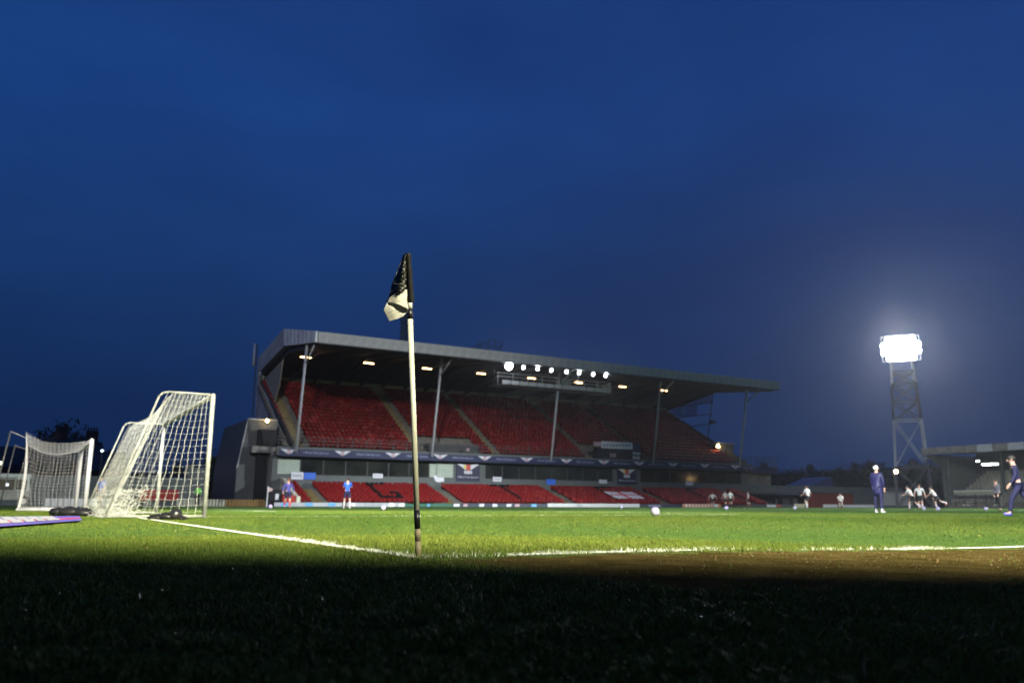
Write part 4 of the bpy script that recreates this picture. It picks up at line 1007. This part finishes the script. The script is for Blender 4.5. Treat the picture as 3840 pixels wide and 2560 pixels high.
# red box, white stair wall, black store by the left end
p0 = on(1057, 1890, 1, 70.6); p1 = on(1105, 1890, 1, 70.6)
tag(MB().box(p0.x, p1.x, 70.4, 70.95, 0, 1.0).build('red_bin', mat('red_plastic_box', (.32, .02, .015), .5)), 'red plastic box at the foot of the stand behind the player in navy', 'box')
wx = on(1110, 1890, 1, 71).x
tag(MB().prism([(70.9, 0), (77, 0), (77, 2.75), (76, 2.6), (71.6, .95), (70.9, .95)], 0, wx, wx+.35).build('stair_wall', mat('pale_stair_wall', (.55, .55, .42), .7)), 'pale sloping stair wall at the left end of the red seats', 'wall')
p0 = on(1005, 1890, 1, 73).x; p1 = on(1056, 1890, 1, 73).x
bs = empty('store_box', (0, 0, 0), 0, 'low black store box at the left end of the stand with a white notice', 'box')
MB().box(p0, p1, 73, 74.5, 0, 1.55).build('body', M_BLACK, bs); MB().box((p0+p1)/2-.0, (p0+p1)/2+.3, 72.96, 72.99, .6, 1.15).build('notice', M_WHITE, bs)
# red low wall, left
p0 = on(520, 1880, 1, 75).x; p1 = on(668, 1880, 1, 75).x
tag(MB().box(p0, p1, 75, 75.3, .5, 1.45).build('red_barrier', mat('red_plastic_box', (.32, .02, .015), .5)), 'long red barrier seen through the nearest goal net', 'barrier')
p0 = on(700, 1800, 1, 78).x; p1 = on(775, 1800, 1, 78).x
tag(MB().box(p0, p1, 78, 80, 0, 3.6).build('grey_cabin', M_WALL), 'grey cabin behind the nearest goal net, beside the steward', 'cabin')
# far corner flag post
p = on(999, 1900, 1, 69.0); ff = empty('flag_post', (p.x, 69.0, 0), 0, 'white post with a small pink flag at the far left, before the stair block', 'corner flag')
MB().bar((0, 0, 0), (.04, 0, 1.75), .09, n=8).build('post', M_WHITEP, ff); MB().prism([(.06, 1.7), (.45, 1.55), (.42, 1.35), (.06, 1.25)], 1, -.01, .01).build('flag_cloth', mat('pink_cloth', (.55, .38, .38), .7), ff)
# right: black dugout, red kiosk, pickets
dg = empty('dugout', (0, 0, 0), 0, 'black dugout with pale panels inside, right of the stand', 'dugout')
a = on(2835, 1890, 1, 73.5).x; b_ = on(3030, 1890, 1, 73.5).x
MB().prism([(73.4, 1.55), (75.6, 1.75), (75.6, 1.9), (73.4, 1.7)], 0, a, b_).build('roof', M_BLACK, dg); MB().box(a, b_, 75.4, 75.6, 0, 1.75).build('back', M_BLACK, dg)
for x in (a, (a+b_)/2, b_-.1): MB().box(x, x+.08, 73.5, 75.4, 0, 1.6).build('side', M_BLACK, dg)
for u_ in (.48, .6, .66, .82): MB().box(lerp(a, b_, u_), lerp(a, b_, u_)+.8, 74.4, 74.5, .3, 1.15).build('seat_back', M_WALL, dg)
p0 = on(3055, 1890, 1, 72.5).x; p1 = on(3205, 1890, 1, 72.5).x
kb = empty('brick_hut', (0, 0, 0), 0, 'low dark red hut behind the sitting player', 'hut')
MB().box(p0, p1, 72.6, 75, 0, 1.9).build('wall', mat('dark_red_boards', (.17, .035, .02), .7), kb); MB().box(p0-.1, p1+.1, 72.5, 75.1, 1.9, 2.0).build('roof', M_DARK, kb)
pf = empty('picket_fence', (0, 0, 0), 0, 'pale pointed picket fence right of the man in the long coat', 'fence')
p0 = on(3315, 1890, 1, 75).x; p1 = on(3425, 1890, 1, 75).x
pkm = MB().prism([(-.24, 0), (.24, 0), (.24, 2.0), (0, 2.4), (-.24, 2.0)], 1, 0, .04).mesh('picket', mat('pale_picket', (.42, .44, .42), .7)); x = p0
while x < p1: link('picket', pkm, pf, None, (x, 75, 0)); x += .56
MB().box(p0, p1, 75.06, 75.12, .5, .7).build('rail', M_STEEL, pf)

# ------------------------------------------------------------------ houses and trees beyond
def house(x, y, w_, d_, h_, rh, rz, lab, chim=(0.25,), wallm=M_BRICK, nwin=2, roofm=M_ROOFT):
    e_ = empty('house', (x, y, 0), rz, lab, 'house', 'houses beyond the ground')
    MB().box(-w_/2, w_/2, -d_/2, d_/2, 0, h_).build('wall', wallm, e_)
    r_ = MB().prism([(-d_/2-.3, h_+.003), (d_/2+.3, h_+.003), (0, h_+rh)], 0, -w_/2-.15, w_/2+.15).build('roof', roofm, e_)
    for c_ in chim:
        mb = MB(); mb.box(c_*w_-.65, c_*w_+.65, -.4, .4, h_+rh-.9, h_+rh+1.3)
        for q in (-.45, -.15, .15, .45): mb.bar((c_*w_+q, 0, h_+rh+1.3), (c_*w_+q, 0, h_+rh+1.75), .2, n=6)
        mb.build('chimney', wallm, r_)
    for i in range(nwin):
        for zz in ([1.0, 3.7] if h_ > 4.5 else [1.0]):
            xx_ = -w_/2+(i+.5)*w_/nwin; f_ = MB().box(xx_-.65, xx_+.65, -d_/2-.06, -d_/2-.003, zz, zz+1.4).build('window', M_DARK, e_); MB().box(xx_-.57, xx_+.57, -d_/2-.075, -d_/2-.062, zz+.08, zz+1.32).build('pane', M_GLASS, f_)
    return e_
def tree(px_, dist, h_, w_, lab, seed=0, group='trees beyond the ground'):
    rr = random.Random(seed); p_ = far(px_, dist); e_ = empty('tree', p_, 0, lab, 'tree', group)
    mb = MB(); mb.bar((0, 0, 0), (0, 0, h_*.5), .5, n=8, w2=.25)
    for k_ in range(7):
        a = k_*.9+rr.random(); mb.bar((0, 0, h_*(.3+.05*k_)), (math.cos(a)*w_*.35, math.sin(a)*w_*.35, h_*(.55+.05*k_)), .18, n=5, w2=.05)
    mb.build('trunk', mat('bark', (.05, .04, .03), .9), e_)
    g_ = np.random.default_rng(seed); n_ = 2600; cl = g_.normal(size=(26, 3)); cl /= np.linalg.norm(cl, axis=1)[:, None]; cl *= (g_.random((26, 1))**.5)*np.array([[w_*.42, w_*.42, h_*.30]])
    pt = cl[g_.integers(0, 26, n_)]+g_.normal(size=(n_, 3))*np.array([w_*.10, w_*.10, h_*.07]); pt[:, 2] += h_*.66
    a = g_.normal(size=(n_, 3))*.28; b2 = g_.normal(size=(n_, 3))*.28
    V_ = np.stack([pt, pt+a, pt+b2], 1).reshape(-1, 3); me_ = bpy.data.meshes.new('crown'); me_.from_pydata(V_.tolist(), [], [(3*i, 3*i+1, 3*i+2) for i in range(n_)])
    me_.materials.append(mat('dark_foliage', (.03, .045, .02), .8)); link('crown', me_, e_); return e_
def hz(px_, dist, py_top):   # height at which a thing at this distance reaches that row
    d_ = ray(px_, py_top); return CAM.z + d_.z/Vector((d_.x, d_.y)).length*dist
# left: terrace row behind the goals
for px0, px1, dist, pytop, lab, ch in ((-60, 90, 128, 1672, 'leftmost dark house, low roof at the photo edge', ()), (95, 160, 120, 1668, 'dark house left of the tall chimney', ()),
        (150, 270, 112, 1640, 'dark house with the tallest chimney behind the match goal', (-.05,)), (275, 345, 112, 1655, 'dark house with a short chimney right of the tall one', (.1,)), (335, 430, 100, 1692, 'dark sloping roofed house between the two goals', ())):
    pc = far((px0+px1)/2, dist); w_ = (px1-px0)/3043*dist*1.02; z_ = hz((px0+px1)/2, dist, pytop)
    house(pc.x, pc.y, w_, 9, z_*.62, z_*.38, -.15, lab, ch)
MB_ = None
pc = far(222, 111.5); z0 = hz(222, 111.5, 1640); z1 = hz(222, 111.5, 1592)
tree(225, 118, hz(225, 118, 1585), 7.5, 'bushy dark tree behind the chimney row above the match goal', 3)
for px_, dist, py_, w_, lab in ((700, 150, 1760, 12, 'dark tree low behind the nearest goal'), (610, 160, 1770, 14, 'dark wide tree seen through the nearest goal net'), (835, 120, 1690, 6, 'dark tree close left of the stair block'), (500, 150, 1765, 12, 'dark tree seen through the slanting back net of the nearest goal')):
    tree(px_, dist, hz(px_, dist, py_), w_, lab, int(px_))
for k_, (px0, px1, dist, pytop, lab, ch) in enumerate(((560, 690, 135, 1775, 'low dark house through the nearest net', (.2,)), (700, 800, 135, 1780, 'low dark house right of the nearest goal', (-.3,)), (800, 880, 130, 1730, 'dark house beside the stair block', (.1,)),
        (2800, 2900, 190, 1760, 'dark house just right of the stand', (.2,)), (2900, 3010, 200, 1775, 'dark long roof right of the stand', ()), (3020, 3120, 190, 1768, 'dark house left of the floodlight tower', (-.2,)),
        (3130, 3230, 190, 1762, 'dark house behind the man in the long coat', (.3,)), (3240, 3340, 185, 1758, 'dark house at the left foot of the tower', (-.1,)), (3345, 3440, 180, 1752, 'dark house between the tower legs', (.4,)), (3440, 3560, 175, 1750, 'dark house right of the tower legs', ()))):
    pc = far((px0+px1)/2, dist); w_ = (px1-px0)/3043*dist*1.06; z_ = hz((px0+px1)/2, dist, pytop)
    house(pc.x, pc.y, w_, 9, z_*.6, z_*.4, -AZ+random.uniform(-.15, .15), lab, ch)
for px_, dist, py_, w_, lab in ((2985, 170, 1748, 7, 'small round dark tree right of the stand'), (3128, 165, 1742, 7, 'square dark tree left of the long coat man'), (3275, 165, 1738, 7, 'dark tree directly above the long coat man'), (3460, 165, 1735, 7, 'dark tree behind the right leg of the tower'),
                              (2850, 185, 1752, 12, 'wide dark tree against the stand end')):
    tree(px_, dist, hz(px_, dist, py_), w_, lab, int(px_))
# pale gable roof among the houses, right
p = on(3080, 1800, 1, 95); 
wh = empty('outbuilding', (p.x, 95, 0), 0, 'pale blue grey roofed outbuilding behind the kicking player', 'outbuilding')
MB().prism([(-3.3, 0), (3.0, 0), (3.0, hz(3090, (p-CAM).length, 1790)), (2.6, hz(3090, (p-CAM).length, 1785)), (-3.3, hz(3050, (p-CAM).length, 1825))], 1, 0, 6).build('wall', mat('blue_grey_sheet', (.16, .19, .25), .6), wh)
# background lamps
for px_, py_, dist, r_, st, col, lab in ((383, 1689, 90, .10, 8, (.7, .85, 1), 'cold white lamp on a post between the two goals'), (704, 1759, 95, .13, 25, (1, .9, .75), 'warm white lamp seen through the nearest goal net'),
                                        (2, 1735, 80, .12, 6, (.9, 1, .6), 'dim greenish lamp at the left edge'), (3360, 1767, 110, .22, 50, (1, .62, .25), 'orange street lamp at the left foot of the floodlight tower')):
    d_ = ray(px_, py_); p_ = CAM+d_*(dist/Vector((d_.x, d_.y)).length); bulkhead(p_, lab, col, r_, st, post=1)
# parked pale vehicle at the far left
vp = far(45, 62); vn = empty('utility_van', vp, math.atan2(-(vp-CAM).x, (vp-CAM).y), 'pale utility van parked behind the match goal at the left edge', 'van')
MB().box(-1.5, .95, 0, 4.2, .45, 1.05).build('body', mat('van_grey', (.16, .18, .19), .5), vn)
MB().prism([(-1.4, 1.05), (.9, 1.05), (.8, 1.85), (-1.3, 1.85)], 1, .1, 4.0).build('cabin', mat('van_white', (.34, .40, .42), .5), vn)
MB().box(-1.4, .9, -.05, 4.1, 1.85, 2.1).build('roof', mat('van_white', (.34, .40, .42), .5), vn)
MB().box(-1.1, .0, .0, .09, 1.1, 1.75).build('window', M_BLACK, vn); MB().box(.12, .7, .0, .09, 1.1, 1.75).build('window', M_BLACK, vn)
MB().ball((-.4, -.02, 1.4), .10).build('window_lamp', mat('dim_lamp', (1, 1, 1), .3, 0, emit=(.7, .85, 1), estr=1.2), vn)
for x in (-1.1, .6):
    w_ = MB().bar((x, -.02, .36), (x, .2, .36), .72, n=16).build('wheel', M_BLACK, vn); MB().bar((x, -.04, .36), (x, -.02, .36), .35, n=10).build('rim', M_STEEL, w_)
# low stand wall behind the match goal
tag(MB().box(-6, 12, 77.5, 77.8, 0, 2.6).build('yard_wall', mat('yard_wall_render', (.10, .12, .115), .8)), 'grey green yard wall behind the left goals', 'wall')

# ------------------------------------------------------------------ people
DG = None
def skin_mesh(name, pts, edges, rad, mat_, parent, sub=1, root=0):
    me_ = bpy.data.meshes.new('tmp'); me_.from_pydata([tuple(p_) for p_ in pts], edges, [])
    ob = bpy.data.objects.new('tmp', me_); COL.objects.link(ob)
    sk = ob.modifiers.new('k', 'SKIN'); sk.use_smooth_shade = True
    ss = ob.modifiers.new('s', 'SUBSURF'); ss.levels = sub; ss.render_levels = sub
    for i, v_ in enumerate(me_.skin_vertices[0].data):
        v_.radius = rad[i] if isinstance(rad[i], tuple) else (rad[i], rad[i]); v_.use_root = (i == root)
    dg_ = bpy.context.evaluated_depsgraph_get(); out = bpy.data.meshes.new_from_object(ob.evaluated_get(dg_))
    bpy.data.objects.remove(ob); bpy.data.meshes.remove(me_)
    out.materials.clear(); out.materials.append(mat_)
    return link(name, out, parent)
def rotx(v_, a): return Vector((v_.x, v_.y*math.cos(a)+v_.z*math.sin(a), -v_.y*math.sin(a)+v_.z*math.cos(a)))
def person(loc, face, lab, top, bottom, shoes=None, socks=None, hair=M_HAIR, H=1.8, lean=0, legs=((.1, .1), (-.1, .1)), arms=((.1, .2), (-.1, .2)), hat=None, long_sleeves=False, long_legs=False, coat=False, drop=0, spread=.10, arm_out=.10, number=None, fingers=True):
    """local frame: x right, y forward. legs: (hip forward angle, knee bend); arms: (shoulder forward angle, elbow bend)"""
    e_ = empty('person', loc, face, lab, 'person'); k = H/1.8
    hipz = .93; pel = Vector((0, 0, hipz)); L_ = {}
    up_ = lambda d_: rotx(Vector((0, 0, d_)), lean)
    spine = pel+up_(.22); chest = pel+up_(.42); neck = pel+up_(.56); hd0 = pel+up_(.635)+Vector((0, .01, 0)); hd1 = pel+up_(.72)+Vector((0, .015, 0)); hd2 = pel+up_(.79)+Vector((0, .005, 0))
    nose = hd1+Vector((0, .115, -.03))
    lg = []
    for s_, (ha, kb) in zip((-1, 1), legs):
        hip = pel+Vector((s_*.095, 0, -.03)); d_ = Vector((s_*spread*.25, math.sin(ha), -math.cos(ha))).normalized(); kn = hip+d_*.43
        a2 = ha-kb; d2 = Vector((s_*spread*.1, math.sin(a2), -math.cos(a2))).normalized(); an = kn+d2*.42
        fa = a2*.6; toe = an+Vector((s_*.03, .17*math.cos(fa), -.045+.17*math.sin(fa))); heel = an+Vector((0, -.05, -.045)); lg.append((hip, kn, an, toe, heel))
    am = []
    for s_, (sa, eb) in zip((-1, 1), arms):
        sh = neck+rotx(Vector((s_*.19, 0, -.06)), lean); d_ = Vector((s_*arm_out*1.6, math.sin(sa), -math.cos(sa))).normalized(); el = sh+d_*.28
        a2 = sa+eb; d2 = Vector((-s_*.05+s_*arm_out*.5, math.sin(a2), -math.cos(a2))).normalized(); wr = el+d2*.25; am.append((sh, el, wr, d2, s_))
    low = min(min(q[2].z-.085, q[3].z-.035) for q in lg); off = Vector((0, 0, -low-drop))
    def T(v_): return (v_+off)*k
    pts = []; ed = []; rd = []
    def av(v_, r_, par=None):
        pts.append(T(v_)); rd.append(tuple(q*k for q in r_) if isinstance(r_, tuple) else r_*k)
        if par is not None: ed.append((par, len(pts)-1))
        return len(pts)-1
    i0 = av(pel, (.135, .10)); i1 = av(spine, (.12, .09), i0); i2 = av(chest, (.15, .105), i1); i3 = av(neck+up_(.0)*0, (.07, .07), i2); i4 = av(hd0, (.055, .062), i3); i5 = av(hd1, (.078, .095), i4); i6 = av(hd2, (.062, .08), i5)
    for hip, kn, an, toe, heel in lg:
        a = av(hip, .088, i0); b_ = av(lerp(hip, kn, .5), .078, a); c_ = av(kn, .055, b_); d_ = av(lerp(kn, an, .35), .056, c_); f_ = av(an, .036, d_); av(toe, (.036, .025), f_)
    for sh, el, wr, d2, s_ in am:
        a = av(sh, .056, i2); b_ = av(el, .040, a); c_ = av(wr, .026, b_); pm = av(wr+d2*.06, (.038, .018), c_)
        if fingers:
            side = Vector((0, 1, 0)) if abs(d2.y) < .7 else Vector((0, 0, 1))
            for j, (o1, l1) in enumerate(((-.027, .06), (-.009, .075), (.009, .07), (.026, .055))):
                q = av(wr+d2*.10+side*o1, .0085, pm); av(wr+d2*(.10+l1)+side*o1-Vector((s_*.015, 0, 0)), .0075, q)
            q = av(wr+d2*.05+side*.045, .0095, c_); av(wr+d2*.085+side*.058-Vector((s_*.012, 0, 0)), .0085, q)
    skin_mesh('body', pts, ed, rd, M_SKIN, e_)
    MB().path([T(nose+Vector((0, -.03, .035))), T(nose), T(nose+Vector((0, -.02, -.008)))], .011*k, 5).build('nose', M_SKIN, e_)
    MB().box(T(nose).x-.022*k, T(nose).x+.022*k, T(hd1).y+.085*k, T(hd1).y+.098*k, T(nose).z-.042*k, T(nose).z-.034*k).build('mouth', mat('lips', (.30, .10, .09), .5), e_)
    for s_ in (-1, 1):
        MB().ball(T(hd1+Vector((s_*.032, .082, .01))), .011*k, seg=6, ring=5).build('eye', M_BLACK, e_); MB().ball(T(hd1+Vector((s_*.082, .0, -.01))), .012*k, .02*k, .032*k, 6, 5).build('ear', M_SKIN, e_)
    mb = MB(); mb.ball(T(hd1+Vector((0, -.022, .035))), .092*k, .112*k, .095*k, 12, 8); mb.build('hat' if hat else 'hair', hat or hair, e_, True)
    # clothes
    def garment(nm, chain, m_):
        pts.clear(); ed.clear(); rd.clear(); idx = {}
        for key, v_, r_, par in chain: idx[key] = av(v_, r_, idx.get(par) if par else None)
        skin_mesh(nm, list(pts), list(ed), list(rd), m_, e_)
    ch = [('p', pel+up_(-.05), (.152, .120), None), ('s', spine, (.140, .110), 'p'), ('c', chest, (.168, .122), 's'), ('n', neck-up_(.03), (.085, .078), 'c')]
    for j, (sh, el, wr, d2, s_) in enumerate(am):
        ch += [('h%d' % j, sh, .070, 'c'), ('e%d' % j, el if long_sleeves else lerp(sh, el, .8), .056, 'h%d' % j)]
        if long_sleeves: ch.append(('w%d' % j, lerp(el, wr, .96), .040, 'e%d' % j))
    if coat: ch = [('q', pel+Vector((0, 0, -.36)), (.25, .20), None), ('p', pel, (.235, .185), 'q')]+[(a, b_, tuple(q*1.22 for q in c_) if isinstance(c_, tuple) else c_*1.3, d_) for a, b_, c_, d_ in ch[1:]]
    garment('coat' if coat else 'shirt', ch, top)
    if long_legs: pc_ = [('p', pel+Vector((0, 0, .02)), (.148, .115), None)]+[q for j, (hip, kn, an, toe, heel) in enumerate(lg) for q in (('a%d' % j, hip, .102, 'p'), ('b%d' % j, lerp(hip, kn, .5), .09, 'a%d' % j), ('k%d' % j, kn, .072, 'b%d' % j), ('c%d' % j, lerp(kn, an, .5), .066, 'k%d' % j), ('d%d' % j, lerp(kn, an, .93), .056, 'c%d' % j))]
    else: pc_ = [('p', pel+Vector((0, 0, .02)), (.150, .118), None)]+[q for j, (hip, kn, an, toe, heel) in enumerate(lg) for q in (('a%d' % j, hip, .108, 'p'), ('b%d' % j, lerp(hip, kn, .85), .096, 'a%d' % j))]
    garment('trousers' if long_legs else 'shorts', pc_, bottom)
    for j, (hip, kn, an, toe, heel) in enumerate(lg):
        if socks: garment('sock', [('a', lerp(kn, an, .12), .058, None), ('b', lerp(kn, an, .4), .064, 'a'), ('c', an, .044, 'b')], socks)
        garment('shoe', [('c', an+Vector((0, 0, -.02)), .046, None), ('h', heel, (.040, .036), 'c'), ('m', lerp(heel, toe, .55), (.046, .036), 'h'), ('t', toe, (.040, .028), 'm')], shoes or M_BLACK)
    return e_
FC = lambda px_: math.atan2(-(far(px_, 10)-CAM).x, (far(px_, 10)-CAM).y)   # faces away from the camera
K_ROYAL = mat('royal_blue_shirt', (.015, .10, .62), .7); K_NAVY = mat('navy_cloth', (.010, .010, .048), .8); K_NAVY2 = mat('navy_coat_cloth', (.016, .015, .07), .6); K_BLK = mat('black_cloth', (.012, .012, .014), .8)
K_WHT = mat('white_shirt', (.50, .54, .54), .7); K_PURP = mat('purple_bib', (.20, .16, .60), .7); K_RED = mat('red_sock', (.42, .03, .03), .7); K_HV = mat('hi_vis_green', (.22, .80, .10), .6); K_PALE = mat('pale_sock', (.58, .50, .55), .7)
K_SH = mat('white_trainer', (.80, .78, .86), .4); K_BSH = mat('blue_trainer', (.12, .12, .70), .4); K_DRED = mat('red_shirt', (.62, .01, .04), .7); K_GREY = mat('grey_cloth', (.10, .10, .13), .8)
person(far(1301, 50), FC(1301), 'man in a royal blue top and navy shorts, back turned, left of the corner flag', K_ROYAL, K_NAVY, socks=K_PALE, shoes=K_SH, arms=((.5, 1.5), (.5, 1.5)), legs=((.05, .0), (-.05, .1)), spread=.5)
person(far(1078, 53), FC(1078)+PI+.3, 'player in navy with purple front and red socks, walking before the stair wall', mat('purple_navy_top', (.05, .045, .22), .7), K_NAVY, socks=K_RED, legs=((.2, .2), (-.25, .3)), long_sleeves=True, arms=((-.1, .3), (.1, .3)), arm_out=.35, hair=mat('auburn_hair', (.20, .05, .02), .6))
person(far(372, 53), FC(372)+PI-.4, 'man in royal blue with dark shorts behind the slanting back of the nearest goal', K_ROYAL, K_NAVY, socks=K_BLK, legs=((.15, .1), (-.1, .1)))
person(far(738, 74), FC(738)+PI, 'steward in a bright green jacket seen through the nearest goal net', K_HV, K_BLK, long_legs=True, long_sleeves=True)
person(far(2673, 96), FC(2673)+PI, 'leftmost of the far players in white, bending with arms out', K_WHT, K_BLK, socks=K_WHT, lean=.5, legs=((.5, .8), (-.1, .5)), arm_out=.6)
person(far(2722, 93), FC(2722)+2.4, 'player in white and black of the close pair, left one', K_WHT, K_BLK, socks=K_BLK, lean=.12, arms=((.3, .4), (.3, .4)))
person(far(2740, 91), FC(2740)+PI, 'taller player in white and black of the close pair, right one', K_WHT, K_BLK, socks=K_BLK, arm_out=.25)
person(far(2807, 96), FC(2807)+PI/2, 'lone player in white at the right end of the red seats', K_WHT, K_BLK, socks=K_BLK, legs=((.2, .2), (-.2, .2)))
person(far(3031, 68), FC(3031)+.9, 'player in a white striped shirt lifting one knee, right of the stand', K_WHT, K_BLK, socks=K_WHT, legs=((.1, .1), (.9, 1.1)), lean=.08, arms=((.3, .5), (-.3, .6)), arm_out=.3)
person(far(3153, 85), FC(3153)+PI, 'player in white sitting low before the red hut', K_WHT, K_BLK, socks=K_WHT, legs=((1.5, 2.2), (1.3, 1.9)), lean=.25, arms=((.6, .6), (.6, .6)))
person(far(3296, 35), FC(3296)-.55, 'man in a white hat and long navy coat with white shoes, standing on the pitch', K_NAVY2, K_NAVY, shoes=K_SH, hat=mat('white_hat', (.80, .80, .72), .6), long_sleeves=True, long_legs=True, coat=True, legs=((.06, .02), (-.08, .05)), arms=((.15, .2), (.05, .15)), spread=.45, socks=K_SH)
person(far(3424, 65), FC(3424)+1.2, 'left one of the two bending players in white', K_WHT, K_BLK, socks=K_PALE, legs=((.5, .5), (-.35, .5)), lean=.45, arms=((.5, .6), (-.2, .6)))
person(far(3452, 65), FC(3452)+PI, 'right one of the two bending players in white', K_WHT, K_BLK, socks=K_PALE, legs=((.3, .5), (-.2, .4)), lean=.15, arm_out=.3)
person(far(3512, 70), FC(3512)+1.4, 'lone player in white leaning into a stride before the right stand', K_WHT, K_BLK, socks=K_PALE, legs=((.1, .3), (-.7, .6)), lean=.5, arms=((.4, .5), (-.3, .5)), shoes=mat('coral_boot', (.6, .18, .15), .5))
person(far(3828, 28), FC(3828)+PI/2+.15, 'man in a navy tracksuit striding left at the right edge', K_NAVY, K_NAVY, shoes=K_BSH, long_sleeves=True, long_legs=True, legs=((.55, .35), (-.45, .35)), lean=.14, arms=((.1, .5), (-.3, .4)))
person(far(3888, 31), FC(3888)+PI/2, 'person in red and navy cut by the right edge', K_DRED, K_NAVY, long_sleeves=True, long_legs=True, legs=((.3, .2), (-.3, .3)), arms=((-.2, .5), (.3, .5)))
person(far(3748, 55), FC(3748)+PI*.7, 'person in grey standing dim behind the striding man', K_GREY, K_BLK, long_sleeves=True, long_legs=True, lean=.15)
